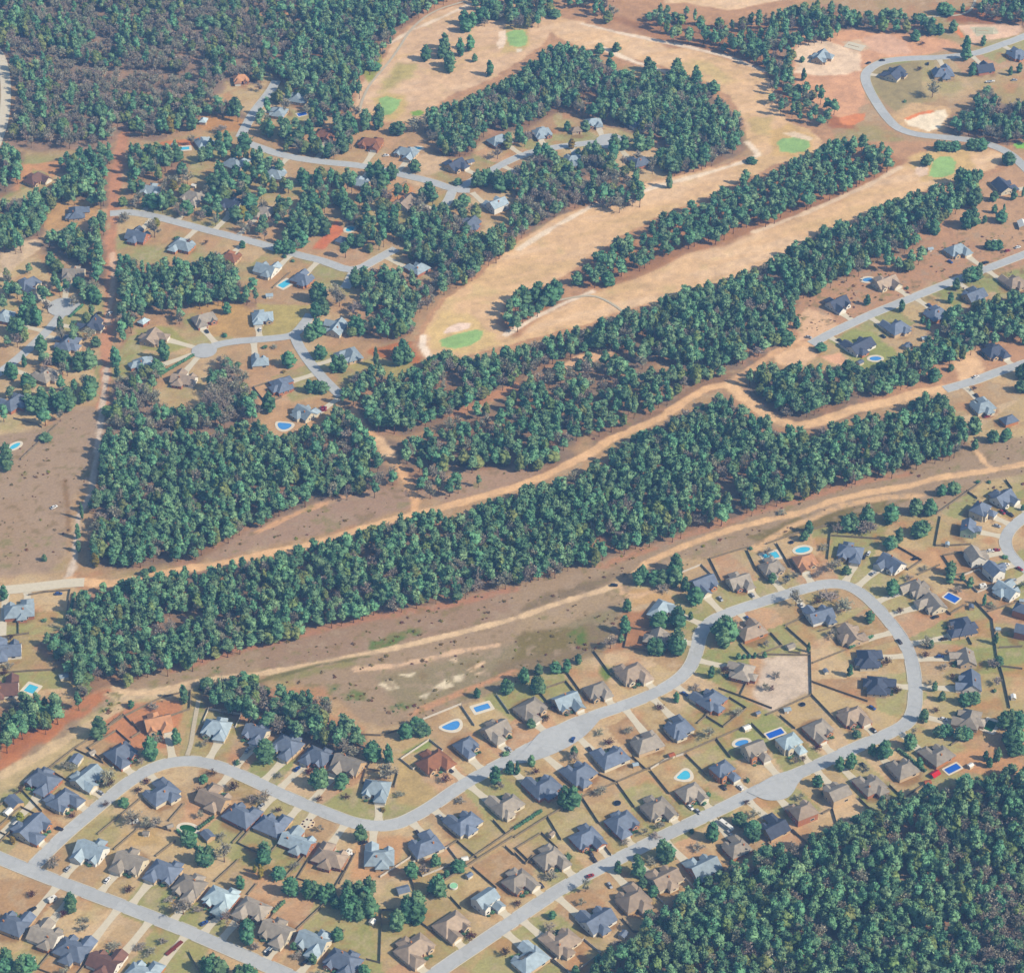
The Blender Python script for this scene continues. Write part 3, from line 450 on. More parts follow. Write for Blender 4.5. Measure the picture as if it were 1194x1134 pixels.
# ---- houses: rows of 'x,y,roof[,length m[,flags]]'; flags: w white gables, 2 two storeys, n no drive, s solar panels, c l-shaped tall gables
RC = {'b': ('slate-blue', (116, 132, 156)), 'd': ('dark slate', (86, 102, 128)), 'l': ('pale blue-grey', (156, 174, 188)), 'g': ('weathered grey', (160, 155, 152)),
      't': ('tan-brown', (168, 154, 146)), 'r': ('red-brown', (146, 110, 106)), 'p': ('plum-brown', (128,106,112)), 'o': ('orange-tan', (196, 150, 128)), 'w': ('bright pale blue', (178, 198, 208))}
ROWS = [
 ('below the straight street', 0, '50,908,b,17 52,1090,g,17,w 84,1106,b,17 121,1121,p,17,w 164,1135,l,16 14,1077,b,16'),
 ('above the straight street', 0, '106,990,l,16,w 152,1003,g,16 191,1014,b,17 221,1031,g,16 257,1045,w,17 296,1057,g,16 323,1084,g,17 365,1096,l,17 400,1119,b,18'),
 ('along the lower side of the winding street', 1, '189,924,b,18 248,931,t,17 280,950,b,18 315,962,b,16 346,981,l,18 384,999,t,18 442,999,l,16 497,986,b,17 543,959,b,17 592,938,g,17 635,917,b,17 677,901,b,16 714,883,b,17 755,866,g,17 792,848,b,15 830,815,b,16'),
 ('along the upper side of the winding street', 1, '36,963,b,18 72,931,b,16 101,904,l,17 140,876,b,16 184,841,o,15 252,847,l,15 299,852,b,14 335,867,b,15 370,880,b,15 406,889,g,16 439,917,l,15 505,886,r,18 543,867,b,12 578,849,g,15 618,824,g,16 660,815,l,15 696,803,g,14 737,783,t,17 767,744,g,15 770,709,l,17'),
 ('around the outside of the loop', 1, '820,678,b,15 862,676,g,14 900,660,g,14 939,652,o,14 992,642,b,15 1040,655,b,15,w 1070,684,g,14 1090,702,g,14 1124,729,d,16 1128,766,g,13 1133,794,b,15,w 1132,837,g,15'),
 ('inside the loop', 1, '957,716,b,15,w 992,739,t,16 1012,767,d,16 1023,798,d,15 994,833,t,16 954,848,g,15 877,735,t,16 867,782,g,14'),
 ('above the lower street', 1, '879,874,g,14,2 920,866,w,15,2 842,898,b,14,2 805,922,g,14 766,940,g,15 725,957,b,16 683,975,b,15 641,999,g,15 604,1025,g,15 566,1049,l,15,w2 526,1076,t,17 483,1104,t,19'),
 ('below the lower street', 1, '1096,880,g,15 1055,896,g,14 1017,915,g,14 977,926,g,14,2 937,948,t,15,2 904,965,d,14 860,988,g,13 821,1010,l,16 776,1023,t,16 739,1048,t,16 698,1072,b,16,w 657,1097,t,17 619,1118,l,17,s'),
 ('beside the curved street at the edge of the loop', 2, '1170,579,b,14,w 1143,595,b,14,2 1129,616,b,13,2 1137,649,g,14,w2 1159,666,b,13,w2 1174,687,l,14,w 1192,712,b,12,2 1194,736,b,12,2'),
 ('along the street above the pine belt', 3, '977,352,d,15,w 1033,328,t,17 1004,402,d,20,w 1047,381,b,16 1093,365,b,16 1137,343,b,16 1116,290,l,16 1184,328,t,15'),
 ('beside the short street by the pine belt', 4, '1160,408,d,15 1147,473,l,15 1177,488,b,10,n'),
 ('by the curving street among building lots', 5, '957,65,l,16,n 1044,85,d,17 1100,84,b,16 1148,79,d,15 1187,62,b,15 1170,216,d,17'),
 ('among pines beside the long dirt track', 6, '41,207,p,17,n 88,247,b,17,n'),
 ('along the street from the dirt track', 6, '160,274,b,16 212,285,l,17 177,220,l,16 225,228,g,18 270,237,d,16,w 308,245,g,14 268,299,r,13 310,313,l,15,w 352,324,b,15 400,279,b,10,n 489,312,l,13'),
 ('in the wooded lots near the fairway', 8, '326,130,l,13 347,113,l,14 374,79,l,14,n 379,155,r,15 432,165,r,19 474,176,l,17 320,202,l,16 531,191,d,15 421,212,l,13 474,234,t,18,w 580,239,l,16,w2 548,260,b,15 581,162,l,16 272,190,l,15 236,165,l,14,n 237,139,w,7,n'),
 ('beside the street inside the golf wood', 10, '632,153,l,14 692,141,l,13 672,150,t,8,n 751,143,b,14,n 788,158,t,9,n 670,185,l,15 747,188,b,15 609,203,b,12'),
 ('around the turning circle by the dirt track', 13, '33,329,b,16 86,317,g,16 5,367,l,13 107,377,d,15 79,399,b,18 54,436,g,16 17,468,b,18'),
 ('around the short street below the pines', 14, '176,392,t,16 167,423,l,14 238,370,g,16 306,368,l,15 214,441,t,17,w 167,373,w,7,n 303,421,l,11'),
 ('along the street running into the pines', 15, '393,381,l,16 410,412,l,15 327,448,b,15 355,480,l,14'),
 ('in the fenced yards at the pavement end', 16, '22,711,l,18 8,757,b,16,wn 5,802,p,16,wn 410,11,b,10,n 281,90,o,12,n'),
]
# row 20 entries are looked up through HOUSES
SHEDS = [(884,831,'b',2.6),(922,753,'g',5),(963,782,'b',3),(918,827,'l',4),(1105,634,'l',3),(1164,733,'l',3),(1133,707,'b',3.4),(1182,812,'w',3.4),(643,972,'t',3.4),(741,891,'l',3.2),(783,880,'r',3.4),(727,1089,'b',4.5),(1082,912,'r',3.6),(1132,892,'w',3),(470,1037,'b',6.5),(542,1001,'w',3.4),(547,1020,'b',3.4),(434,1074,'w',3.2),(242,974,'b',7),(107,877,'g',3.6),(88,886,'b',7.5),(16,935,'b',9),(9,946,'w',4.6),(170,971,'g',3.4),(37,1120,'w',3.4),(18,960,'w',3.4),(1058,403,'b',6),(1078,394,'l',4.2),(314,344,'l',5),(74,788,'l',5),(1085,290,'l',4),(363,240,'g',4),(361,259,'l',3),(548,188,'b',6),(1003,422,'b',4.5),(1192,700,'l',3),(198,963,'g',3.4),(226,216,'w',3.4),(203,169,'l',4),(1193,262,'w',9),(871,848,'w',4.2),(413,255,'o',4.5)]
# pools: x,y,shape,length,width,angle (deg on the plan),water,cover
POOLS = [(562,825,'rect',9.5,4.6,24,'b'),(526,846,'kidney',11,6.5,25,'b'),(899,648,'rect',10,6.0,20,'c'),(936,641,'oval',10,5.4,18,'c'),(1110,697,'rect',8.5,6.0,-42,'d'),(1111,896,'rect',9.5,4.5,33,'d'),(904,855,'rect',10.5,4.5,28,'d'),(865,866,'oval',8.5,4.4,22,'b'),(797,904,'kidney',8.5,6,40,'c'),(36,803,'rect',6.5,6.5,65,'c'),(17,520,'oval',9,4,50,'c'),(215,173,'rect',7.5,4.5,10,'c'),(352,133,'rect',7.5,5,25,'d'),(408,267,'oval',8,5.5,55,'c'),(487,173,'oval',7,4,10,'c'),(332,331,'rect',10,6,50,'c'),(331,496,'kidney',10,7.5,-20,'b'),(1021,418,'oval',8.5,5,5,'b'),(1012,326,'oval',8,5,15,'b'),(219,966,'oval',10,5.5,-20,'g'),(1155,846,'rect',9,5.5,60,'g')]
CARS = [(38,1061,'black',50),(247,1070,'dark',40),(238,1077,'blue',40),(406,996,'white',0),(424,983,'dark',20),(525,899,'dark',-40),(355,1123,'dark',50),(69,967,'dark',-20),(668,863,'blue',70),(663,1007,'blue',-60),(689,996,'dark',-60),(693,1003,'dark',-60),(711,1033,'silver',-65),(844,919,'dark',-55),(805,942,'white',-55),(814,947,'silver',-55),(631,1033,'dark',-55),(1007,893,'black',-55),(1042,934,'black',10),(1049,749,'dark',-60),(1091,720,'black',28),(1017,826,'blue',-40),(1008,650,'dark',65),(1013,646,'white',65),(918,675,'black',-60),(1173,597,'dark',-55),(1179,601,'dark',-55),(1169,598,'red',-55),(1163,614,'silver',-25),(1155,643,'white',5),(1162,642,'red',5),(1173,659,'white',10),(1189,664,'red',-40),(1108,306,'blue',-50),(1150,307,'black',25),(1175,293,'red',25),(1187,289,'white',25),(1030,393,'black',-50),(1138,440,'white',25),(943,394,'silver',-20),(1145,414,'black',-60),(1013,74,'dark',40),(1082,75,'black',80),(115,366,'dark',30),(88,391,'dark',40),(377,476,'red',10),(716,683,'black',0),(840,699,'silver',-60),(63,592,'white',40),(68,693,'blue',5),(1151,486,'red',20),(688,1022,'red',30),(1068,652,'dark',20),(433,213,'white',50),(441,205,'white',50),(1183,94,'silver',10),(1029,71,'dark',10),(450,182,'white',10),(1160,282,'white',30),(128,366,'white',60),(487,972,'dark',-60),(377,479,'red',15)]
FENCES = [
 T(0,844,'0,372 100,300 230,200 345,110 400,75 500,10 560,-30')+[(190,813),(222,806)], T(0,844,'445,505 640,345'), T(0,844,'520,575 630,480'), T(0,844,'710,605 800,535'), T(0,844,'655,455 780,490'), T(0,844,'840,365 770,445'), T(0,844,'1060,545 1130,470'), T(0,844,'980,720 1090,620'), T(0,844,'1130,780 1173,730'), T(0,844,'340,118 410,150 470,180'), T(0,844,'215,205 320,270'), T(0,844,'100,305 190,400'),
 T(0,844,'600,-10 640,40 600,65'), T(0,844,'860,1040 930,1180'), T(0,844,'0,540 60,480'),
 T(300,844,'130,700 215,605'), T(300,844,'375,730 448,590'), T(300,844,'180,940 320,810'), T(300,844,'495,1075 560,1092 566,920'), T(300,844,'566,920 566,850 640,850'), T(300,844,'760,790 860,712 1000,622 1173,512'), T(300,844,'850,700 990,605 1173,480'), T(300,844,'910,535 1000,612'), T(300,844,'1075,440 1130,500'), T(300,844,'980,655 1090,750'), T(300,844,'855,570 920,530'), T(300,844,'700,700 722,770'), T(300,844,'735,900 795,945'), T(300,844,'880,790 930,845'), T(300,844,'60,890 110,820'), T(300,844,'1130,560 1173,600'), T(300,844,'400,940 370,975'), T(300,844,'440,50 560,55 660,25'),
 T(600,844,'0,520 150,425 320,330 460,270 600,210'), T(600,844,'600,210 760,140 920,70 1062,8'), T(600,844,'150,425 212,530'), T(600,844,'310,340 385,455'), T(600,844,'470,275 547,382'), T(600,844,'620,215 705,320'), T(600,844,'780,140 880,240'), T(600,844,'920,70 985,155'), T(600,844,'0,590 50,640 90,600'), T(600,844,'380,230 470,270'), T(600,844,'1080,0 1145,65'), T(600,844,'535,150 600,210'), T(600,844,'490,890 540,950 620,950'), T(600,844,'160,1075 240,1134'),
 T(600,560,'835,1110 895,1060'), T(600,560,'930,950 1040,990 1173,1042'), T(600,560,'240,880 300,965'), T(600,560,'360,780 440,890'), T(600,560,'890,360 940,460'), T(600,560,'890,360 1000,325 1062,308'), T(600,560,'1060,320 1105,415'), T(600,560,'1030,985 1060,925'), T(600,560,'270,815 340,780'),
 T(894,560,'45,290 110,400'), T(894,560,'0,292 130,245 295,205'), T(894,560,'295,215 280,360'), T(894,560,'295,255 520,270'), T(894,560,'795,165 770,300'), T(894,560,'775,155 910,60 980,12'), T(894,560,'690,432 790,388'), T(894,560,'770,300 830,300 930,295'), T(894,560,'950,555 1030,640'), T(894,560,'1030,640 1050,800 1080,900 1110,1040'), T(894,560,'1010,600 1165,550'), T(894,560,'1060,765 1165,760'), T(894,560,'210,835 360,775'), T(894,560,'85,665 180,620'), T(894,560,'90,672 200,770'), T(894,560,'200,780 205,980'), T(894,560,'205,920 330,965 460,1010'), T(894,560,'205,980 0,1072'), T(894,560,'205,980 310,1090'), T(894,560,'0,797 200,800'), T(894,560,'835,612 910,568'), T(894,560,'800,580 840,615'), T(894,560,'1070,850 1165,862'), T(894,560,'60,1075 130,1134'), T(894,560,'240,690 370,650'), T(894,560,'910,700 935,750'),T(894,560,'910,50 960,85'), T(894,560,'1090,0 1120,40'),
 T(894,844,'560,282 640,360'), T(894,844,'420,340 482,402'), T(894,844,'255,412 300,388 322,465'), T(894,844,'640,330 720,280'), T(894,844,'110,485 140,510'), T(894,844,'840,100 890,70'),
 T(0,560,'130,525 200,512 320,503 298,635'), T(0,560,'85,650 85,700'), T(0,560,'0,882 120,872 250,866'), T(0,560,'0,718 130,700'),
 T(0,560,'500,1115 560,1070 610,1120'), T(0,560,'870,965 865,1045 780,1075'),
 T(0,280,'262,842 95,1002'), T(0,280,'60,815 165,840 190,855'), T(894,560,'100,785 150,790'),
 T(300,0,'540,910 680,830'), T(894,280,'600,520 640,540'), T(300,280,'70,220 150,150'), T(600,844,'410,560 440,600'),
]
FENCES_PALE = [T(300,560,'755,1092 830,1062 930,1022'), T(300,560,'930,1030 990,1120'), T(300,560,'1090,980 1150,1065'), T(300,844,'560,700 700,610'), T(600,844,'620,208 690,165 770,140')]
HEDGES = [T(894,844,'600,120 660,165 720,215'), T(0,844,'905,480 970,430'), T(894,560,'380,765 480,715'), T(0,280,'740,610 880,528'), T(0,844,'810,490 870,545 930,590'), T(600,844,'0,480 120,400'), T(600,844,'230,290 280,350'), T(0,280,'320,350 375,300'), T(300,0,'360,690 425,620'), T(300,844,'75,860 120,815'), T(0,560,'310,640 340,520')]
SHRUBS = [(151,1040,'p'),(197,1050,'b'),(38,1045,'p'),(98,1075,'b'),(73,1069,'p'),(164,1106,'b'),(191,1100,'b'),(263,1069,'p'),(467,928,'b'),(446,945,'o'),(404,930,'p'),(538,936,'b'),(533,1095,'b'),(699,856,'b'),(646,826,'p'),(662,1001,'e'),(770,826,'p'),(821,937,'e'),(786,953,'p'),(729,984,'b'),(777,1000,'b'),(661,831,'b'),(871,744,'e'),(1050,715,'p'),(1080,766,'p'),(1085,799,'b'),(1092,830,'p'),(1045,807,'o'),(936,887,'p'),(953,874,'p'),(1033,931,'b'),(870,938,'p'),(872,911,'e'),(806,970,'e'),(765,977,'b'),(605,1040,'b'),(603,1056,'p'),(648,776,'b'),(664,824,'e'),(1140,588,'e'),(1078,665,'b'),(1060,676,'b'),(926,673,'b'),(975,694,'b'),(960,640,'b'),(1178,584,'e'),(58,345,'e'),(94,344,'e'),(100,350,'e'),(262,392,'e'),(309,406,'e'),(320,406,'b'),(437,319,'r'),(331,434,'o'),(331,300,'e'),(341,305,'e'),(1058,337,'e'),(1135,455,'p'),(1075,52,'p'),(1073,82,'p'),(1055,119,'e'),(206,279,'e'),(165,279,'e'),(240,285,'p'),(218,284,'p'),(530,240,'e'),(566,292,'e'),(3,815,'e'),(51,724,'e'),(62,1009,'e'),(123,940,'p'),(160,923,'p'),(172,913,'p'),(233,922,'p'),(248,903,'p'),(277,890,'e'),(326,906,'b'),(372,934,'p'),(590,880,'e'),(1130,861,'r'),(713,968,'e'),(731,966,'e'),(819,930,'e'),(826,927,'e'),(619,887,'e'),(1153,563,'e'),(1111,735,'b'),(1140,563,'e'),(912,600,'b'),(875,640,'e'),(843,753,'e'),(1118,690,'b'),(1172,650,'e'),(1155,705,'e'),(1185,833,'e'),(1160,806,'e'),(906,790,'b'),(900,804,'p')]
# ================================================================== HOUSE RECORDS
ORD = 'first second third fourth fifth sixth seventh eighth ninth tenth eleventh twelfth thirteenth fourteenth fifteenth sixteenth seventeenth eighteenth nineteenth twentieth'.split()
ROADXY = [[G(*p) for p in r[2]] for r in ROADS]
ROADXY = [[Vector((p.x, p.y, 0)) for p in smooth_line(resample(r, 1e9), 2)] for r in ROADXY]
def nearest(line, p):
    best = (1e9, None)
    for a, b in zip(line, line[1:]):
        d = b - a; t = max(0, min(1, (p - a).dot(d) / max(d.length_squared, 1e-9)))
        q = a + d * t; e = (p - q).length
        if e < best[0]: best = (e, q)
    return best
RS = {6: [6, 7], 8: [8, 9, 10, 11], 14: [14, 15], 15: [14, 15], 16: [16, 8]}
HOUSES = []
for phrase, ri, txt in ROWS:
    row = []
    for it in txt.split():
        f = it.split(','); x, y = float(f[0]), float(f[1])
        p = G(x, y, 3.6); p.z = 0
        d, q = min((nearest(ROADXY[k], p) for k in RS.get(ri, [ri])), key=lambda t: t[0])
        row.append(dict(px=(x, y), p=p, roof=f[2], L=float(f[3]) if len(f) > 3 else 15, fl=f[4] if len(f) > 4 else '', road=q, dist=d, phrase=phrase, near=ri))
    row.sort(key=lambda h: h['px'][0])
    for i, h in enumerate(row): h['ord'] = ORD[i]; h['n'] = len(row)
    HOUSES += row
def near_house(p):
    return min(HOUSES, key=lambda h: (h['p'] - p).length_squared)
# ================================================================== GROUND SHEET
XS = np.arange(-575, 576, 1.55)
YS = [775.0]
while YS[-1] < 2160: YS.append(YS[-1] + 1.3 + 0.7 * (YS[-1] - 775) / 1385)
YS = np.array(YS)
gx, gy = np.meshgrid(XS, YS); gx = gx.ravel(); gy = gy.ravel()
def lin(c):
    return np.array(alb((c[0] + 6, c[1] + 10, c[2] + 17))[:3])
N1 = fbm(gx, gy, 38, 1); N2 = fbm(gx, gy, 9, 11); N3 = fbm(gx, gy, 110, 21); N4 = fbm(gx, gy, 3.5, 31, 2); N5 = fbm(gx, gy, 18, 41)
# lots
hx = np.array([h['p'].x for h in HOUSES]); hy = np.array([h['p'].y for h in HOUSES])
best = np.full(gx.shape, 1e9); idx = np.zeros(gx.shape, int); bd = np.full(gx.shape, 1e9)
wx = gx + (N2 - .5) * 3; wy = gy + (N4 - .5) * 2
for i in range(len(HOUSES)):
    d = (wx - hx[i]) ** 2 + (wy - hy[i]) ** 2
    m = d < best; best[m] = d[m]; idx[m] = i
TINT = [(200, 160, 126), (150, 152, 106), (206, 176, 140), (178, 144, 114), (194, 168, 128), (188, 160, 126), (168, 160, 116), (182, 152, 120), (202, 174, 136), (158, 154, 110), (186, 160, 122), (176, 162, 120), (190, 152, 122), (198, 168, 130)]
rr = random.Random(3)
lot = np.array([lin(TINT[rr.randrange(len(TINT))]) for _ in HOUSES])
lot2 = np.array([lin(TINT[rr.randrange(len(TINT))]) for _ in HOUSES])
# one tint before the house and one behind it
fdx = np.array([h['road'].x - h['p'].x for h in HOUSES]); fdy = np.array([h['road'].y - h['p'].y for h in HOUSES])
side = (wx - hx[idx]) * fdx[idx] + (wy - hy[idx]) * fdy[idx] > 0
col = np.where(side[:, None], lot[idx], lot2[idx])
far = np.clip((np.sqrt(best) - 30) / 20, 0, 1)[:, None]
col = col * (1 - far) + lin((178, 146, 116)) * far
def mix(mask, c, k=1.0):
    global col
    w = np.clip(mask * k, 0, 1)[:, None]
    col = col * (1 - w) + np.asarray(c) * w
def ss(a, lo, hi):
    t = np.clip((a - lo) / (hi - lo), 0, 1); return t * t * (3 - 2 * t)
mix(ss(N1, .55, .75), lin((150, 150, 104)), .55)
mix(ss(N5, .60, .80), lin((188, 134, 104)), .6)
mix(ss(1 - N2, .6, .8), lin((206, 178, 146)), .45)
mix(ss(N4 * .5 + N2 * .5, .57, .72), lin((150, 124, 102)), .55)
mix(ss(1 - N4 * .6 - N5 * .4, .56, .7), lin((210, 184, 150)), .4)
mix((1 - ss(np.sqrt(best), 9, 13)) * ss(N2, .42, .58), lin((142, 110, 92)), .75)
# bare soil and straw under the woods
def toM(poly, dy=0): return [(lambda g: (g.x, g.y))(G(x, y + dy)) for x, y in poly]
def polymask(pm, feather, amp, seed, closed=True, half=0.0):
    xs = [p[0] for p in pm]; ys = [p[1] for p in pm]; e = feather + amp + half + 3
    s = np.where((gx > min(xs) - e) & (gx < max(xs) + e) & (gy > min(ys) - e) & (gy < max(ys) + e))[0]
    out = np.zeros(gx.shape)
    if len(s) == 0: return out
    d = segdist(pm, gx[s], gy[s], closed)
    if closed: d = np.where(inside(pm, gx[s], gy[s]), d, -d)
    else: d = half - d
    n = (N2[s] - .5) * 2 * amp + (N5[s] - .5) * 1.2 * amp + (N4[s] - .5) * .6 * amp
    out[s] = ss(d + n, -feather * .5, feather * .5)
    return out
floor = lin((152, 122, 104)) * (1 - ss(N5, .35, .65))[:, None] + lin((140, 122, 110)) * ss(N5, .35, .65)[:, None]
floor = floor * (1 - ss(N2, .5, .75)[:, None] * .6) + lin((184, 140, 116)) * ss(N2, .5, .75)[:, None] * .6
for kind, poly, sp, bare in WOODS:
    m = polymask(toM(poly, 9), 6, 4, 5)
    mix(m, floor)
    if kind == 'grey' or bare > .3: mix(m, lin((150, 132, 122)), .5)
for poly in FAIRWAY_STRIPS: pass
REG = np.zeros(gx.shape, np.int32); REGN = ['ground']
late = []
for reg, poly, c, fe in GC:
    m = polymask(toM(poly), fe, min(fe * .8, 4.5) if reg not in ('golf_green', 'sand_bunker') else .3, 5)
    if c == (184, 148, 116): m = m * ss(N5, .3, .7) * .8
    mix(m, lin(c))
    if reg: REGN.append(reg); REG[m > .5] = len(REGN) - 1
    if reg == 'fairway':
        SK = fbm(gx * .92 + gy * .38, (gy * .92 - gx * .38) * 4.5, 60, 77)
        mix(m * ss(SK, .52, .7), lin((206, 172, 128)), .6); mix(m * ss(1 - SK, .52, .7), lin((228, 194, 160)), .45); mix(m * ss(N5 * .6 + N2 * .4, .58, .74), lin((190, 172, 124)), .45)
for poly in FAIRWAY_STRIPS:
    m = polymask(toM(poly, 9), 8, 5, 5)
    mix(m, lin((174, 128, 102)) * (1 - .25 * ss(N5, .4, .7)[:, None]), .85)
for poly in GREENWEEDS: mix(polymask(toM(poly), 4, 4, 5) * ss(N2, .35, .6), lin((96, 124, 82)), .85)
for reg, half, c, fe, line in GS:
    m = polymask(toM(line), fe, min(fe * .7, 2.0), 5, False, half)
    mix(m, lin(c), .95)
    if reg: REGN.append(reg); REG[m > .5] = len(REGN) - 1
# scrubby growth on the cut-over ground
BRUSH = [L_('235,650 300,612 360,588 430,566 478,570 483,590 400,615 300,640 250,655'), L_('486,575 530,550 600,545 650,540 600,565 520,590'), L_('-60,520 60,496 119,474 108,560 76,650 -60,672'),
 L_('60,832 200,778 370,732 600,682 800,621 1000,560 1140,512 1260,505 1260,545 1095,600 960,612 825,650 740,682 722,750 600,797 500,837 440,848 300,782 130,842'), L_('940,335 1070,285 1260,235 1260,300 1000,372 900,400'), L_('700,440 860,425 800,460 690,520 660,500')]
for poly in BRUSH:
    m = polymask(toM(poly), 6, 4, 5) * (REG == 0)
    mix(m * ss(N4 * .6 + N2 * .4, .55, .72), lin((128, 112, 96)), .75); mix(m * ss(1 - N4 * .5 - N2 * .5, .56, .7), lin((190, 164, 138)), .6); mix(m * ss(N5 * .5 + N4 * .5, .6, .75), lin((134, 132, 98)), .5)
# worn wheel ruts and general mottling of the soil itself
col = col * (1 + (N4 - .5) * .42 + (N2 - .5) * .28 + (N3 - .5) * .12)[:, None]
nx, ny = len(XS), len(YS)
ii = np.arange((ny - 1) * (nx - 1)); a = (ii // (nx - 1)) * nx + ii % (nx - 1)
quads = np.stack([a, a + 1, a + nx + 1, a + nx], 1)
freg = REG[a]
M_GROUND = bpy.data.materials.new('soil and turf'); M_GROUND.use_nodes = True
nt = M_GROUND.node_tree; b = nt.nodes['Principled BSDF']; b.inputs['Roughness'].default_value = .95; b.inputs['Specular IOR Level'].default_value = .05
at = nt.nodes.new('ShaderNodeAttribute'); at.attribute_name = 'Col'
tc = nt.nodes.new('ShaderNodeTexCoord')
nz = nt.nodes.new('ShaderNodeTexNoise'); nz.inputs['Scale'].default_value = .7; nz.inputs['Detail'].default_value = 6; nz.inputs['Roughness'].default_value = .7
nt.links.new(tc.outputs['Object'], nz.inputs['Vector'])
mr = nt.nodes.new('ShaderNodeMapRange'); mr.inputs[1].default_value = .25; mr.inputs[2].default_value = .75; mr.inputs[3].default_value = .74; mr.inputs[4].default_value = 1.26
nt.links.new(nz.outputs[0], mr.inputs[0])
vm = nt.nodes.new('ShaderNodeVectorMath'); vm.operation = 'SCALE'
nt.links.new(at.outputs['Color'], vm.inputs[0]); nt.links.new(mr.outputs[0], vm.inputs['Scale']); nt.links.new(vm.outputs[0], b.inputs['Base Color'])
def sheet(name, vx, vy, qs, cc):
    me = bpy.data.meshes.new(name); n = len(vx)
    me.vertices.add(n); me.vertices.foreach_set('co', np.stack([vx, vy, np.zeros(n)], 1).astype(np.float32).ravel())
    me.loops.add(len(qs) * 4); me.loops.foreach_set('vertex_index', qs.astype(np.int32).ravel())
    me.polygons.add(len(qs)); me.polygons.foreach_set('loop_start', (np.arange(len(qs)) * 4).astype(np.int32))
    me.update(calc_edges=True)
    ca = me.color_attributes.new('Col', 'FLOAT_COLOR', 'POINT')
    ca.data.foreach_set('color', np.concatenate([np.clip(cc, .003, .95), np.ones((n, 1))], 1).astype(np.float32).ravel())
    me.materials.append(M_GROUND); return struct(name, me)
for r in sorted(set(freg.tolist())):
    q = quads[freg == r]
    u, inv = np.unique(q.ravel(), return_inverse=True)
    sheet(REGN[r], gx[u], gy[u], inv.reshape(-1, 4), col[u])
# the land beyond, out to the horizon
x0, x1, y0, y1 = XS[0], XS[-1], YS[0], YS[-1]; B = 6000
vx = np.array([-B, x0, x1, B] * 4, float); vy = np.repeat(np.array([-B, y0, y1, B], float), 4)
qs = np.array([(j * 4 + i, j * 4 + i + 1, j * 4 + i + 5, j * 4 + i + 4) for j in range(3) for i in range(3) if (i, j) != (1, 1)])
sheet('land', vx, vy, qs, np.tile(lin((120, 124, 98)), (16, 1)))
# ================================================================== ROADS, KERBS, DRIVES
M_ASPH = mat('worn asphalt', (188, 192, 196), var=.07, scale=.35, rough=.9)
M_CONC = mat('pale concrete', (216, 207, 190), var=.07, scale=.5, rough=.9)
M_KERB = mat('kerb concrete', (206, 202, 192), var=.06, scale=.8)
M_GRAV = mat('pale gravel', (198, 188, 172), var=.14, scale=1.2)
def crack(m):
    # tar-filled seams, tyre wear and repair patches in the paving
    nt = m.node_tree; b = nt.nodes['Principled BSDF']; src = b.inputs['Base Color'].links[0].from_socket
    tc = nt.nodes.new('ShaderNodeTexCoord'); vo = nt.nodes.new('ShaderNodeTexVoronoi'); vo.feature = 'DISTANCE_TO_EDGE'; vo.inputs['Scale'].default_value = .085
    nz = nt.nodes.new('ShaderNodeTexNoise'); nz.inputs['Scale'].default_value = .12; nz.inputs['Detail'].default_value = 3
    ad = nt.nodes.new('ShaderNodeVectorMath'); ad.operation = 'MULTIPLY_ADD'; ad.inputs[1].default_value = (9, 9, 0)
    nt.links.new(tc.outputs['Object'], nz.inputs['Vector']); nt.links.new(nz.outputs['Color'], ad.inputs[0]); nt.links.new(tc.outputs['Object'], ad.inputs[2]); nt.links.new(ad.outputs[0], vo.inputs['Vector'])
    mr = nt.nodes.new('ShaderNodeMapRange'); mr.inputs[1].default_value = .008; mr.inputs[2].default_value = .02; mr.inputs[3].default_value = .92; mr.inputs[4].default_value = 1
    nt.links.new(vo.outputs['Distance'], mr.inputs[0])
    v2 = nt.nodes.new('ShaderNodeTexVoronoi'); v2.inputs['Scale'].default_value = .05; nt.links.new(ad.outputs[0], v2.inputs['Vector'])
    sp = nt.nodes.new('ShaderNodeSeparateColor'); nt.links.new(v2.outputs['Color'], sp.inputs[0])
    m2 = nt.nodes.new('ShaderNodeMapRange'); m2.inputs[3].default_value = .93; m2.inputs[4].default_value = 1.05; nt.links.new(sp.outputs[0], m2.inputs[0])
    mu = nt.nodes.new('ShaderNodeMath'); mu.operation = 'MULTIPLY'; nt.links.new(mr.outputs[0], mu.inputs[0]); nt.links.new(m2.outputs[0], mu.inputs[1])
    vm = nt.nodes.new('ShaderNodeVectorMath'); vm.operation = 'SCALE'; nt.links.new(src, vm.inputs[0]); nt.links.new(mu.outputs[0], vm.inputs['Scale']); nt.links.new(vm.outputs[0], b.inputs['Base Color'])
crack(M_ASPH)
M_PATCH = mat('patched asphalt', (170, 174, 180), var=.08, scale=.6)
def ribbon(line, hw, z, taper=None):
    V, F = [], []
    for i, p in enumerate(line):
        t = (line[min(i + 1, len(line) - 1)] - line[max(i - 1, 0)]).normalized(); n = Vector((-t.y, t.x, 0))
        w = hw if taper is None else taper(i / (len(line) - 1)) * hw
        V += [p + n * w + Vector((0, 0, z)), p - n * w + Vector((0, 0, z))]
        if i: F.append((2 * i - 2, 2 * i - 1, 2 * i + 1, 2 * i))
    return V, F
def seg_in_road(p, skip, m=0.0):
    for k, l in enumerate(ROADXY):
        if k == skip: continue
        if nearest(l, p)[0] < ROADS[k][1] / 2 + m: return True
    for (bx, by, br) in BULBS:
        if (G(bx, by) - p).length < br + m: return True
    return False
DRIVES = []    # mouth points, so that kerbs drop there
for h in HOUSES:
    if 'n' in h['fl'] and 'w2' not in h['fl'] or h['dist'] > 60: h['drive'] = None; continue
    h['drive'] = h['road']
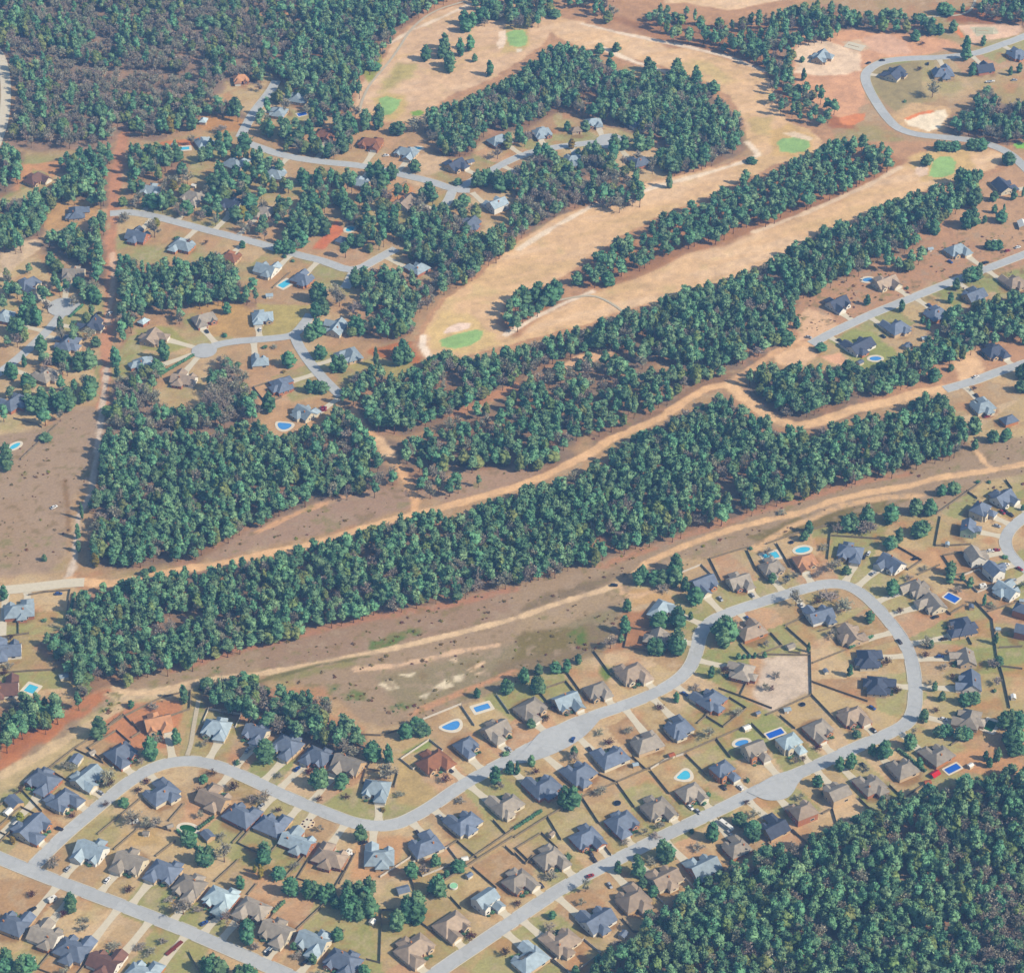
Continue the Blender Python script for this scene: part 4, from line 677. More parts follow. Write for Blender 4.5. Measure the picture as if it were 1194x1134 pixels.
for k, (nm, w, _, surf) in enumerate(ROADS):
    line = resample(ROADXY[k], 3.0)
    V, F = ribbon(line, w / 2, .10 + .012 * k)
    struct(nm, mesh(nm, V, F, [{'asphalt': M_ASPH, 'concrete': M_CONC, 'gravel': M_GRAV}[surf]]))
for (bx, by, br) in BULBS:
    if br == 11.5: V = [Vector((p.x, p.y, .37)) for p in smooth_line([G(*q) for q in T(600, 844, '-20,180 50,118 110,40 170,12 250,-8 340,-45 430,-75 400,-30 320,62 200,132 60,180 -20,180')])]
    elif br == 11: V = [Vector((p.x, p.y, .37)) for p in smooth_line([G(*q) for q in T(894, 844, '-90,310 -20,262 60,222 170,200 230,200 150,255 115,330 60,350 0,350 -50,330 -90,310')])]
    else: V = [G(bx, by) + Vector((br * math.cos(a), br * math.sin(a), .36)) for a in [i * math.tau / 40 for i in range(40)]]
    struct('turning_circle', mesh('turning_circle', V, [tuple(range(len(V)))], [M_ASPH]))
# ================================================================== TREES
def ico(sub):
    bm = bmesh.new(); bmesh.ops.create_icosphere(bm, subdivisions=sub, radius=1)
    v = [x.co.copy() for x in bm.verts]; f = [tuple(x.index for x in q.verts) for q in bm.faces]; bm.free(); return v, f
ICO1, ICO2 = ico(1), ico(2)
def blob(c, r, rz, rg, sub=ICO2, amp=.32):
    o = Vector((rg.uniform(0, 99), rg.uniform(0, 99), rg.uniform(0, 99)))
    V = []
    for v in sub[0]:
        k = 1 + amp * mnoise.noise(v * 2.1 + o) + amp * .8 * mnoise.noise(v * 4.7 + o)
        V.append((c[0] + v.x * r * k, c[1] + v.y * r * k, c[2] + v.z * rz * k))
    return V, sub[1]
def sprays(n, pts, rg, s0, s1):
    V, F = [], []
    for _ in range(n):
        c, r, rz = rg.choice(pts)
        d = Vector((rg.gauss(0, 1), rg.gauss(0, 1), rg.gauss(.2, .8))).normalized()
        p = Vector(c) + Vector((d.x * r, d.y * r, d.z * rz)) * rg.uniform(.85, 1.22)
        s = rg.uniform(s0, s1); u = d.cross(Vector((rg.gauss(0, 1), rg.gauss(0, 1), rg.gauss(0, 1)))).normalized(); w = (d * .7 + u.cross(d) * rg.uniform(-.8, .8)).normalized()
        k = len(V)
        V += [p - u * s * .5, p + u * s * .5, p + u * s * .25 + w * s, p - u * s * .3 + w * s * .8]
        F.append((k, k + 1, k + 2, k + 3))
    return V, F
def trunk(h, r0, r1, rg, limbs=4, z0=.45, llen=2.4):
    bm = bmesh.new(); n = 7; rings = []
    lean = (rg.uniform(-.04, .04), rg.uniform(-.04, .04))
    for i in range(7):
        t = i / 6; z = h * t; r = r0 + (r1 - r0) * t
        if i == 0: r *= 1.35
        rings.append([bm.verts.new((lean[0] * z + r * math.cos(a), lean[1] * z + r * math.sin(a), z)) for a in [k * math.tau / n for k in range(n)]])
    sides = []
    for i in range(6):
        for k in range(n):
            f = bm.faces.new((rings[i][k], rings[i][(k + 1) % n], rings[i + 1][(k + 1) % n], rings[i + 1][k]))
            if i >= 6 * z0: sides.append(f)
    bm.faces.new(rings[6]); bm.normal_update()
    for f in rg.sample(sides, min(limbs, len(sides))):
        d = (f.normal + Vector((0, 0, rg.uniform(.4, .9)))).normalized(); L = llen * rg.uniform(.7, 1.2)
        for s in (.5, .5):
            r = bmesh.ops.extrude_discrete_faces(bm, faces=[f]); f = r['faces'][0]
            c = f.calc_center_median()
            for v in f.verts: v.co = c + (v.co - c) * .55 + d * L * s
    me = bpy.data.meshes.new('trunk'); bm.to_mesh(me); bm.free(); me.materials.append(M_BARK); return me
def raw(me): return [v.co.copy() for v in me.vertices], [tuple(p.vertices) for p in me.polygons]
def crown_mesh(parts, m, name='crown'):
    V, F = join(parts); return mesh(name, V, F, [m])
def pine(seed, h=15.0, w=3.2, z0=.36):
    rg = random.Random(seed); pts = []
    for i in range(rg.randint(9, 12)):
        t = (i + .5) / 11; t = min(t, .97); z = h * (z0 + (1 - z0) * t * .93)
        wid = w * (.45 + 1.0 * math.sin(math.pi * min(1, .18 + t * .80)) ** .9) * .62
        a = rg.uniform(0, math.tau); o = wid * rg.uniform(.25, .75)
        r = max(.75, wid * rg.uniform(.5, .8)); pts.append(((o * math.cos(a), o * math.sin(a), z), r, r * rg.uniform(.65, 1.0)))
    pts.append(((0, 0, h * .93), .85, 1.3))
    P = [blob(c, r, rz, rg, ICO1 if r < 1.0 else ICO2) for c, r, rz in pts] + [sprays(260, pts, rg, .4, 1.1)]
    return trunk(h * .9, .26, .07, rg), crown_mesh(P, M_PINE)
def ever(seed, h=11.0, w=3.4, z0=.12):
    rg = random.Random(seed); pts = []
    for i in range(13):
        t = (i + .5) / 13; z = h * (z0 + (1 - z0) * t * .95)
        wid = w * math.sin(math.pi * min(1, .26 + t * .72)) ** .75
        a = i * 2.4 + rg.uniform(-.5, .5); o = wid * rg.uniform(.3, .62)
        r = max(.9, wid * rg.uniform(.48, .66)); pts.append(((o * math.cos(a), o * math.sin(a), z), r, r * rg.uniform(.75, 1.05)))
    P = [blob(c, r, rz, rg) for c, r, rz in pts] + [sprays(190, pts, rg, .4, 1.0)]
    return trunk(h * .8, .28, .1, rg, z0=.3), crown_mesh(P, M_EVER)
def bare(seed, h=11.0, w=4.0, m=None, n=230):
    rg = random.Random(seed); V, F = [], []
    def stick(a, b, r):
        d = (b - a).normalized(); u = d.orthogonal().normalized(); w_ = d.cross(u); k = len(V)
        for q, rr_ in ((a, r), (b, r * .35)):
            for s in range(3):
                V.append(q + (u * math.cos(s * 2.094) + w_ * math.sin(s * 2.094)) * rr_)
        F.extend([(k, k + 1, k + 4, k + 3), (k + 1, k + 2, k + 5, k + 4), (k + 2, k, k + 3, k + 5)])
    limbs = []
    for i in range(9):
        z = h * rg.uniform(.22, .6); a = rg.uniform(0, math.tau); L = w * rg.uniform(.6, 1.0)
        e = Vector((L * math.cos(a), L * math.sin(a), z + h * rg.uniform(.15, .4))); stick(Vector((0, 0, z)), e, .14); limbs.append((Vector((0, 0, z)), e))
    limbs.append((Vector((0, 0, h * .5)), Vector((0, 0, h * .98))))
    for i in range(n):
        a, e = rg.choice(limbs); p = a.lerp(e, rg.uniform(.25, 1))
        d = ((e - a).normalized() * .6 + Vector((rg.gauss(0, .6), rg.gauss(0, .6), rg.gauss(.35, .5)))).normalized()
        L = rg.uniform(.8, 2.1); stick(p, p + d * L, rg.uniform(.09, .17))
    pts = [(tuple(a.lerp(e, t)), 1.3, 1.1) for a, e in limbs for t in (.7, 1.0)]; V2, F2 = join([(V, F), sprays(n // 3, pts, rg, .4, .9)])
    return trunk(h * .62, .24, .1, rg, limbs=3), mesh('crown', V2, F2, [m or M_BARE])
PINES = [pine(10 + i, w=2.75 + .13 * i) for i in range(8)]
EVERS = [ever(40 + i, w=3.1 + .15 * i) for i in range(6)]
HARDS = []
for i in range(4):
    t_, c_ = ever(50 + i, 12, 3.9, .2); c_.materials.clear(); c_.materials.append(M_HARD); HARDS.append((t_, c_))
BARES = [bare(60 + i, n=460) for i in range(4)]
OLIVES = []
for t, c in EVERS[:3]:
    c2 = c.copy(); c2.materials.clear(); c2.materials.append(M_OLIVE); OLIVES.append((t, c2))
PURPS = [bare(70 + i, m=M_PURP, n=260) for i in range(2)]
SPEC = {'p': (PINES, 15, 6.4), 'e': (EVERS, 11, 7.2), 'b': (BARES, 11, 8.0), 'o': (OLIVES, 11, 7.2), 'u': (PURPS, 11, 8.0), 'f': (PINES, 15, 6.4)}
def plant(name, kind, p, hgt, wid, label, cat, group=None):
    lst, h0, w0 = SPEC[kind]; tm, cm = rng.choice(lst)
    o = thing(name, label, cat, p, rng.uniform(0, math.tau), group); o.scale = (wid / w0, wid / w0, hgt / h0)
    obj('trunk', tm, o); obj('crown', cm, o); return o
TRACKS = [([G(*q) for q in line], half + 2.4) for reg, half, c, fe, line in GS if reg == 'dirt_track']
# ---- the woods: positions
def fits(poly, x, y, hgt):
    a = PX(x, y); b_ = PX(x, y, hgt * .92); c = PX(x, y, hgt * .35)
    return pin(poly, *b_) and pin(poly, *c)
placed = {}
def free(p, d):
    k = (int(p[0] // 6), int(p[1] // 6))
    for i in (-1, 0, 1):
        for j in (-1, 0, 1):
            for q in placed.get((k[0] + i, k[1] + j), ()):
                if (q[0] - p[0]) ** 2 + (q[1] - p[1]) ** 2 < d * d: return False
    return True
def note(p): placed.setdefault((int(p[0] // 6), int(p[1] // 6)), []).append(p)
def off_limits(p, ex=0):
    for h in HOUSES:
        d = h['p'] - p
        if d.x * d.x + d.y * d.y < 92 + ex: return True
        return any(nearest(ROADXY[k], p)[0] < ROADS[k][1] / 2 + 1.5 for k in range(len(ROADS))) or any(nearest(l, p)[0] < w for l, w in TRACKS)
SEEN = [h['px'] for h in HOUSES] + [(x, y) for x, y, *_ in POOLS]
def hides(p, hgt, wid=6):
    # a tree whose crown would stand in front of a roof or a pool that the site plan shows open
    q = PX(p.x, p.y, hgt * .6); s = SC(*PX(p.x, p.y)); rx, ry = wid * .36 * s + 5, hgt * .3 * s + 2
    return any(abs(q[0] - a) < rx and abs(q[1] - b_) < ry for a, b_ in SEEN)
def scatter(poly, sp, dense=1.0):
    g = [G(x, y) for x, y in poly]; x0, x1 = min(v.x for v in g), max(v.x for v in g); y0, y1 = min(v.y for v in g) - 25, max(v.y for v in g)
    out = []; y = y0; r = 0
    while y < y1:
        x = x0 + (sp * .5 if r % 2 else 0)
        while x < x1:
            p = Vector((x + rng.uniform(-.42, .42) * sp, y + rng.uniform(-.42, .42) * sp, 0)); hgt = rng.choice((rng.uniform(8.5, 12), rng.uniform(11.5, 15.5), rng.uniform(13, 19)))
            q = PX(p.x, p.y, 8)
            if -70 < q[0] < 1264 and -70 < q[1] < 1210 and fits(poly, p.x, p.y, hgt) and free(p, sp * .62):
                out.append((p, hgt)); note(p)
            x += sp
        y += sp * .87; r += 1
    return out
CLUMPS_IN, FAIR_IN = [], []
wood_pts, near_pts, strip_pts = [], [], []
# open-grown trees claim their ground first
def clump(kind, x0, y0, x1, y1, n):
    s = SC((x0 + x1) / 2, y1); w, hh = (x1 - x0) / s, y1 - y0; out = []
    al = math.atan2((y1 - 567), FPX) + R(TH); ca, sa = math.cos(al), math.sin(al)
    if n == 1:
        wid = max(2.4, min(w, 11)); hgt = max(3.0, (hh / s - wid * .30 * sa) / ca); hgt = min(hgt, 17)
        p = G((x0 + x1) / 2, y1 - wid * .22 * sa * s); return [(p, hgt, wid)]
    wid = max(3.8, min(10.0, math.sqrt(w * hh / s / .8 / n) * 1.15)); hgt = max(wid * 1.0, min(15, 1.5 * wid, hh / s / ca * .8))
    topc = hgt * ca * s; tries = 0
    yb0, yb1 = min(y0 + topc, y1 - wid * .2 * sa * s), y1 - wid * .2 * sa * s
    xa, xb = x0 + wid * s * .42, x1 - wid * s * .42
    if xb < xa: xa = xb = (x0 + x1) / 2
    cand = []
    for i in range(n):
        b_, bd_ = None, -1
        for _ in range(30):
            q = (rng.uniform(xa, xb), rng.uniform(yb0, yb1)); g = G(*q)
            d = min([(g - c).length for c in cand] + [1e6])
            if d > bd_: b_, bd_ = g, d
        cand.append(b_); k = rng.uniform(.85, 1.15); out.append((b_, hgt * rng.uniform(.85, 1.12), wid * k))
    return out
for c in CLUMPS:
    for t in [clump(*c)]:
        CLUMPS_IN.append((c[0], t)); [note(p) for p, _, _ in t]
for c in FAIRWAY:
    t = clump(*c); FAIR_IN.append(t); [note(p) for p, _, _ in t]
for poly in FAIRWAY_STRIPS: strip_pts.append(scatter(poly, 7.4))
GREYS = [p for k, p, _, _ in WOODS if k == 'grey']
WOODS.append(('yards', L_('140,170 240,150 300,160 420,195 560,235 560,300 470,300 300,290 140,250'), 7.8, .2)); WOODS.append(('yards', L_('300,60 420,90 420,165 380,185 300,165'), 7, .25)); WOODS.append(('yards', L_('0,300 125,300 110,470 60,490 0,500'), 10, .25)); WOODS.append(('yards', L_('560,150 750,130 780,180 750,215 600,225'), 11, .3))
for kind, poly, sp, br in sorted(WOODS, key=lambda w: w[0] != 'grey'):
    for p, hgt in scatter(poly, sp * (.97 if sp < 6 else 1)):
        if kind == 'mixed' and any(pin(q, *PX(p.x, p.y, 6)) for q in GREYS): continue
        if off_limits(p, 60 if kind == 'yards' else 0): continue
        nv = mnoise.noise(Vector((p.x / 26, p.y / 26, 3))) + .5 * mnoise.noise(Vector((p.x / 9, p.y / 9, 7)))
        if kind == 'yards' and (nv < -.16 or off_limits(p + Vector((0, 9, 0)), 30) or off_limits(p + Vector((0, 18, 0)), 0) or hides(p, hgt, 9)): continue
        if nv < (-.6 if kind == 'near' else -.42) and kind != 'grey': continue
        isb = rng.random() < br * (1 + 1.6 * max(0, -nv * 2)) + (.28 if nv < -.28 and kind != 'near' else 0)
        if not isb and rng.random() < (.30 if kind in ('mixed', 'yards') else .13): isb = 3
        (near_pts if kind == 'near' else wood_pts).append((p, hgt, isb))
near_pts.sort(key=lambda t: t[0].y)
vis = lambda t: (lambda q: -4 < q[0] < 1198 and -4 < q[1] < 1136)(PX(t[0].x, t[0].y, t[1] * .8))
ind, k = [], 0
for t in near_pts:
    if t[2] == 3: wood_pts.append(t)
    elif vis(t) and not t[2] and sum(1 for q in ind if not q[2]) < 300: ind.append(t)
    elif vis(t) and t[2] == 1 and sum(1 for q in ind if q[2]) < 90 and t[0].y < (ind[-1][0].y + 30 if ind else 1e9): ind.append(t)
    else: wood_pts.append(t)
nb = 0
for p, hgt, isb in ind:
    if isb:
        plant('bare_tree', 'b', p, hgt * .8, rng.uniform(6.5, 9), 'bare grey tree standing among the pines of the lower corner wood', 'bare tree', 'bare trees in the lower corner wood')
    else:
        plant('pine_tree', 'p', p, hgt, rng.uniform(4.8, 7.6), 'tall green pine in the open wood behind the last row of houses', 'pine tree', 'pines of the lower corner wood')
ORDER = sorted(((hgt * wid * SC(*PX(p.x, p.y)) ** 2, i, j) for i, (kd, ts) in enumerate(CLUMPS_IN) for j, (p, hgt, wid) in enumerate(ts) if kd == 'e'), reverse=True)
OWN = {(i, j) for _, i, j in ORDER[:310]}
SMALL = [(p, hgt, wid) for i, (kd, ts) in enumerate(CLUMPS_IN) for j, (p, hgt, wid) in enumerate(ts) if kd == 'e' and (i, j) not in OWN and not hides(p, hgt, wid * .6)]
# ---- the rest of the woodland, nobody could count it: one object of instances
PC = bpy.data.collections.new('woodland kinds')
for i, (t, c) in enumerate(PINES + BARES + EVERS + HARDS):
    V, F = join([raw(t), raw(c)]); nt_ = len(t.polygons)
    o = bpy.data.objects.new('woodland tree %02d' % i, mesh('woodland tree', V, F, [M_BARK, c.materials[0]], [0] * nt_ + [1] * len(c.polygons))); PC.objects.link(o)
NW = len(wood_pts); wood_pts += [(p, hgt, 2) for p, hgt, _ in SMALL]
me = bpy.data.meshes.new('woodland'); me.vertices.add(len(wood_pts)); me.vertices.foreach_set('co', np.array([tuple(p) for p, _, _ in wood_pts], np.float32).ravel())
for an, ty, val in (('pick', 'INT', [18 + rng.randrange(4) if b_ == 3 else 12 + rng.randrange(6) if b_ == 2 else rng.randrange(8) if not b_ else 8 + rng.randrange(4) for _, _, b_ in wood_pts]), ('turn', 'FLOAT', [rng.uniform(0, 6.28) for _ in wood_pts])):
    me.attributes.new(an, ty, 'POINT').data.foreach_set('value', val)
sc_ = []
for wi, (p, hgt, b_) in enumerate(wood_pts):
    if b_ == 2:
        w_ = SMALL[wi - NW][2] / 7.2; sc_ += [w_, w_, hgt / 11]; continue
    s = rng.choice((rng.uniform(.6, .9), rng.uniform(.8, 1.15), rng.uniform(.85, 1.3))) * (.9 if b_ == 1 else 1); sc_ += [s, s, hgt / 15 if not b_ else hgt * .8 / 11]
me.attributes.new('size', 'FLOAT_VECTOR', 'POINT').data.foreach_set('vector', sc_)
wd = struct('woodland', me, 'stuff')
wd['label'] = 'dense belts of green pines with bare grey trees between'
g = bpy.data.node_groups.new('woodland', 'GeometryNodeTree')
g.interface.new_socket('Geometry', in_out='INPUT', socket_type='NodeSocketGeometry'); g.interface.new_socket('Geometry', in_out='OUTPUT', socket_type='NodeSocketGeometry')
gi, go = g.nodes.new('NodeGroupInput'), g.nodes.new('NodeGroupOutput')
ci = g.nodes.new('GeometryNodeCollectionInfo'); ci.inputs['Collection'].default_value = PC; ci.inputs['Separate Children'].default_value = True; ci.inputs['Reset Children'].default_value = True
ip = g.nodes.new('GeometryNodeInstanceOnPoints'); ip.inputs['Pick Instance'].default_value = True
def att(n, t):
    a_ = g.nodes.new('GeometryNodeInputNamedAttribute'); a_.data_type = t; a_.inputs['Name'].default_value = n; return [s for s in a_.outputs if s.enabled][0]
cx = g.nodes.new('ShaderNodeCombineXYZ'); g.links.new(att('turn', 'FLOAT'), cx.inputs['Z'])
g.links.new(gi.outputs[0], ip.inputs['Points']); g.links.new(ci.outputs[0], ip.inputs['Instance']); g.links.new(att('pick', 'INT'), ip.inputs['Instance Index'])
g.links.new(cx.outputs[0], ip.inputs['Rotation']); g.links.new(att('size', 'FLOAT_VECTOR'), ip.inputs['Scale']); g.links.new(ip.outputs[0], go.inputs[0])
wd.modifiers.new('woodland', 'NODES').node_group = g
# low scrub on the cut-over ground and under the open pines
SC_ = bpy.data.collections.new('scrub kinds')
def scrub(seed, m):
    rg = random.Random(seed); pts = [((rg.uniform(-.6, .6), rg.uniform(-.6, .6), .4), .6, .5) for _ in range(4)]
    V, F = join([blob(c, r, rz, rg, ICO1) for c, r, rz in pts] + [sprays(40, pts, rg, .3, .6)]); return mesh('scrub', V, F, [m])
for i in range(3):
    for m in (leafmat('dry scrub', (112, 98, 88), (146, 130, 114), .2), M_OLIVE, M_HARD): SC_.objects.link(bpy.data.objects.new('scrub kind %d' % i, scrub(200 + i, m)))
sp_ = []
for poly in BRUSH + GREENWEEDS:
    q = toM(poly); xs = [v[0] for v in q]; ys = [v[1] for v in q]; dens = .06 if poly in GREENWEEDS else .022
    for _ in range(int((max(xs) - min(xs)) * (max(ys) - min(ys)) * dens)):
        p = Vector((rng.uniform(min(xs), max(xs)), rng.uniform(min(ys), max(ys)), 0))
        if pin(q, p.x, p.y) and (poly in GREENWEEDS or mnoise.noise(p / 14) > .02) and not off_limits(p): sp_.append((p, rng.choice((1, 4, 7, 2, 5, 8)) if poly in GREENWEEDS else rng.choice((0, 3, 6, 1, 4, 0))))
me = bpy.data.meshes.new('scrub'); me.vertices.add(len(sp_)); me.vertices.foreach_set('co', np.array([tuple(p) for p, _ in sp_], np.float32).ravel())
me.attributes.new('pick', 'INT', 'POINT').data.foreach_set('value', [k for _, k in sp_]); me.attributes.new('turn', 'FLOAT', 'POINT').data.foreach_set('value', [rng.uniform(0, 6) for _ in sp_])
me.attributes.new('size', 'FLOAT_VECTOR', 'POINT').data.foreach_set('vector', [v for _ in sp_ for v in (lambda s: (s, s * rng.uniform(.6, 1.2), s * .6))(rng.choice((rng.uniform(.3, .8), rng.uniform(.4, 1.3))))])
sb = struct('scrub', me, 'stuff'); sb['label'] = 'low brown and olive scrub over the cleared ground'
g2 = g.copy(); [n for n in g2.nodes if n.bl_idname == 'GeometryNodeCollectionInfo'][0].inputs['Collection'].default_value = SC_
sb.modifiers.new('scrub', 'NODES').node_group = g2
print('WOOD', len(wood_pts), 'NEAR', len(ind), 'STRIPS', [len(s) for s in strip_pts], 'CLUMP', sum(len(t) for _, t in CLUMPS_IN), 'FAIR', sum(len(t) for t in FAIR_IN))
# ================================================================== LABELS
USED = {}
def house_ref(h): return '%s house from left %s' % (h['ord'], h['phrase'])
def uniq(label, group):
    """labels that nothing tells apart carry one group"""
    k = label.lower()
    USED.setdefault(k, []).append(group); return label
# ================================================================== HOUSES
def roofmat(k):
    m = mat('shingles ' + RC[k][0], RC[k][1], var=.22, scale=.4, rand=.2, rough=.8, spec=.25)
    return m
BRICKS = [mat('red brick', (196, 142, 118), var=.12, scale=1.5), mat('tan brick', (208, 180, 152), var=.12, scale=1.5), mat('cream siding', (226, 214, 192), var=.05, scale=1), mat('rose brick', (186, 134, 122), var=.12, scale=1.5), mat('buff brick', (214, 190, 164), var=.1, scale=1.5)]
M_WHITE = mat('white trim', (236, 234, 228), var=.04, scale=1, rough=.6)
M_WSID = mat('white siding', (240, 236, 228), var=.05, scale=1.2)
M_GREENW = mat('pale green siding', (176, 196, 178), var=.05, scale=1)
M_GLASS = mat('window glass', (58, 70, 86), rough=.12, spec=.6, var=.1)
M_DOOR = mat('garage door paint', (232, 228, 218), var=.05, scale=1.5, rough=.6)
M_FDOOR = mat('front door', (110, 60, 48), rough=.5)
M_METAL = mat('roof vent metal', (120, 122, 126), rough=.5)
M_SOLAR = mat('solar glass', (44, 62, 100), rough=.15, spec=.7)
def hip_roof(x0, x1, y0, y1, z, sl, ov=.45, th=.22, gx=(0, 0), gy=None):
    """closed hip roof along its longer side"""
    x0 -= ov; x1 += ov; y0 -= ov; y1 += ov; w, d = x1 - x0, y1 - y0
    if w >= d:
        r = d / 2; zr = z + r * sl; ym = (y0 + y1) / 2; R1, R2 = (x0 + r * .92, ym, zr), (x1 - r * .92, ym, zr)
    else:
        r = w / 2; zr = z + r * sl; xm = (x0 + x1) / 2; R1, R2 = (xm, y0 + r * .92, zr), (xm, y1 - r * .92, zr)
    b_ = [(x0, y0), (x1, y0), (x1, y1), (x0, y1)]
    V = [(a, c, z - th) for a, c in b_] + [(a, c, z) for a, c in b_] + [R1, R2]
    F = [(3, 2, 1, 0)] + [(i, (i + 1) % 4, (i + 1) % 4 + 4, i + 4) for i in range(4)]
    F += [(4, 5, 9, 8), (5, 6, 9), (6, 7, 8, 9), (7, 4, 8)] if w >= d else [(4, 5, 8), (5, 6, 9, 8), (6, 7, 9), (7, 4, 8, 9)]
    return V, F, zr
def gable_roof(x0, x1, y0, y1, z, sl, along='y', ov=.4, th=.22):
    """two slopes meeting in a ridge, open underneath at the gable ends"""
    if along == 'x':
        V, F, zr = gable_roof(y0, y1, x0, x1, z, sl, 'y', ov, th); return [(b_, a_, c_) for a_, b_, c_ in V], [tuple(reversed(f)) for f in F], zr
    xm = (x0 + x1) / 2; hw = (x1 - x0) / 2 + ov; zr = z + (x1 - x0) / 2 * sl + .02; ze = zr - hw * sl
    y0 -= ov; y1 += ov; V = []
    for y in (y0, y1): V += [(xm - hw, y, ze), (xm, y, zr), (xm + hw, y, ze), (xm + hw, y, ze - th), (xm, y, zr - th), (xm - hw, y, ze - th)]
    F = [(0, 6, 7, 1), (1, 7, 8, 2), (2, 8, 9, 3), (3, 9, 10, 4), (4, 10, 11, 5), (5, 11, 6, 0), (0, 1, 4, 5), (1, 2, 3, 4), (6, 11, 10, 7), (7, 10, 9, 8)]
    return V, F, zr
def gable_wall(x0, x1, y0, y1, z, sl, along='y'):
    """walls with gable ends up to the slopes"""
    if along == 'x':
        V, F = gable_wall(y0, y1, x0, x1, z, sl); return [(b_, a_, c_) for a_, b_, c_ in V], [tuple(reversed(f)) for f in F]
    xm = (x0 + x1) / 2; zr = z + (x1 - x0) / 2 * sl - .2; z -= .2; V = []
    for y in (y0, y1): V += [(x0, y, 0), (x1, y, 0), (x1, y, z), (xm, y, zr), (x0, y, z)]
    return V, [(0, 1, 2, 3, 4), (9, 8, 7, 6, 5), (0, 5, 6, 1), (1, 6, 7, 2), (2, 7, 8, 3), (3, 8, 9, 4), (4, 9, 5, 0)]
def win_mesh(w, h):
    V = [(-w / 2, 0, 0), (w / 2, 0, 0), (w / 2, 0, h), (-w / 2, 0, h)]; o = -.06
    V += [(x, o, z) for x, _, z in V[:4]]
    i = .14; V += [(-w / 2 + i, o, i), (w / 2 - i, o, i), (w / 2 - i, o, h - i), (-w / 2 + i, o, h - i)]
    F = [(0, 1, 5, 4), (1, 2, 6, 5), (2, 3, 7, 6), (3, 0, 4, 7)] + [(4 + k, 4 + (k + 1) % 4, 8 + (k + 1) % 4, 8 + k) for k in range(4)] + [(8, 9, 10, 11)]
    return mesh('window', V, F, [M_WHITE, M_GLASS], [0] * 8 + [1])
WINS = [win_mesh(1.1, 1.5), win_mesh(1.9, 1.5), win_mesh(2.6, 1.6)]
def gdoor_mesh(w):
    V, F = [], []
    for i in range(4):      # four folded panels in one leaf
        z0, z1 = i * .56, (i + 1) * .56; k = len(V)
        V += [(-w / 2, 0, z0), (w / 2, 0, z0), (w / 2, -.07, z0 + .06), (-w / 2, -.07, z0 + .06), (w / 2, -.07, z1 - .04), (-w / 2, -.07, z1 - .04), (w / 2, 0, z1), (-w / 2, 0, z1)]
        F += [(k, k + 1, k + 2, k + 3), (k + 3, k + 2, k + 4, k + 5), (k + 5, k + 4, k + 6, k + 7)]
    me = mesh('garage_door', V, F, [M_DOOR]); return me
GDOOR = gdoor_mesh(4.9)
V_, F_ = box(-.5, .5, -.06, 0, .15, 2.25); FDOOR = mesh('front_door', V_, F_, [M_FDOOR])
V_, F_ = box(-.45, .45, -.3, .3, 0, 1.5); CHIM = mesh('chimney', V_, F_, [BRICKS[0]])
V_, F_ = box(-.3, .3, -.3, .3, 0, .35); VENT = mesh('roof_vent', V_, F_, [M_METAL])
def solar_mesh():
    V, F = box(-.8, .8, -1.6, 1.6, 0, .1); return mesh('solar_panel', V, F, [M_SOLAR])
SOLAR = solar_mesh()
def part(name, vf, m, par): return obj(name, mesh(name, vf[0], vf[1], [m]), par)
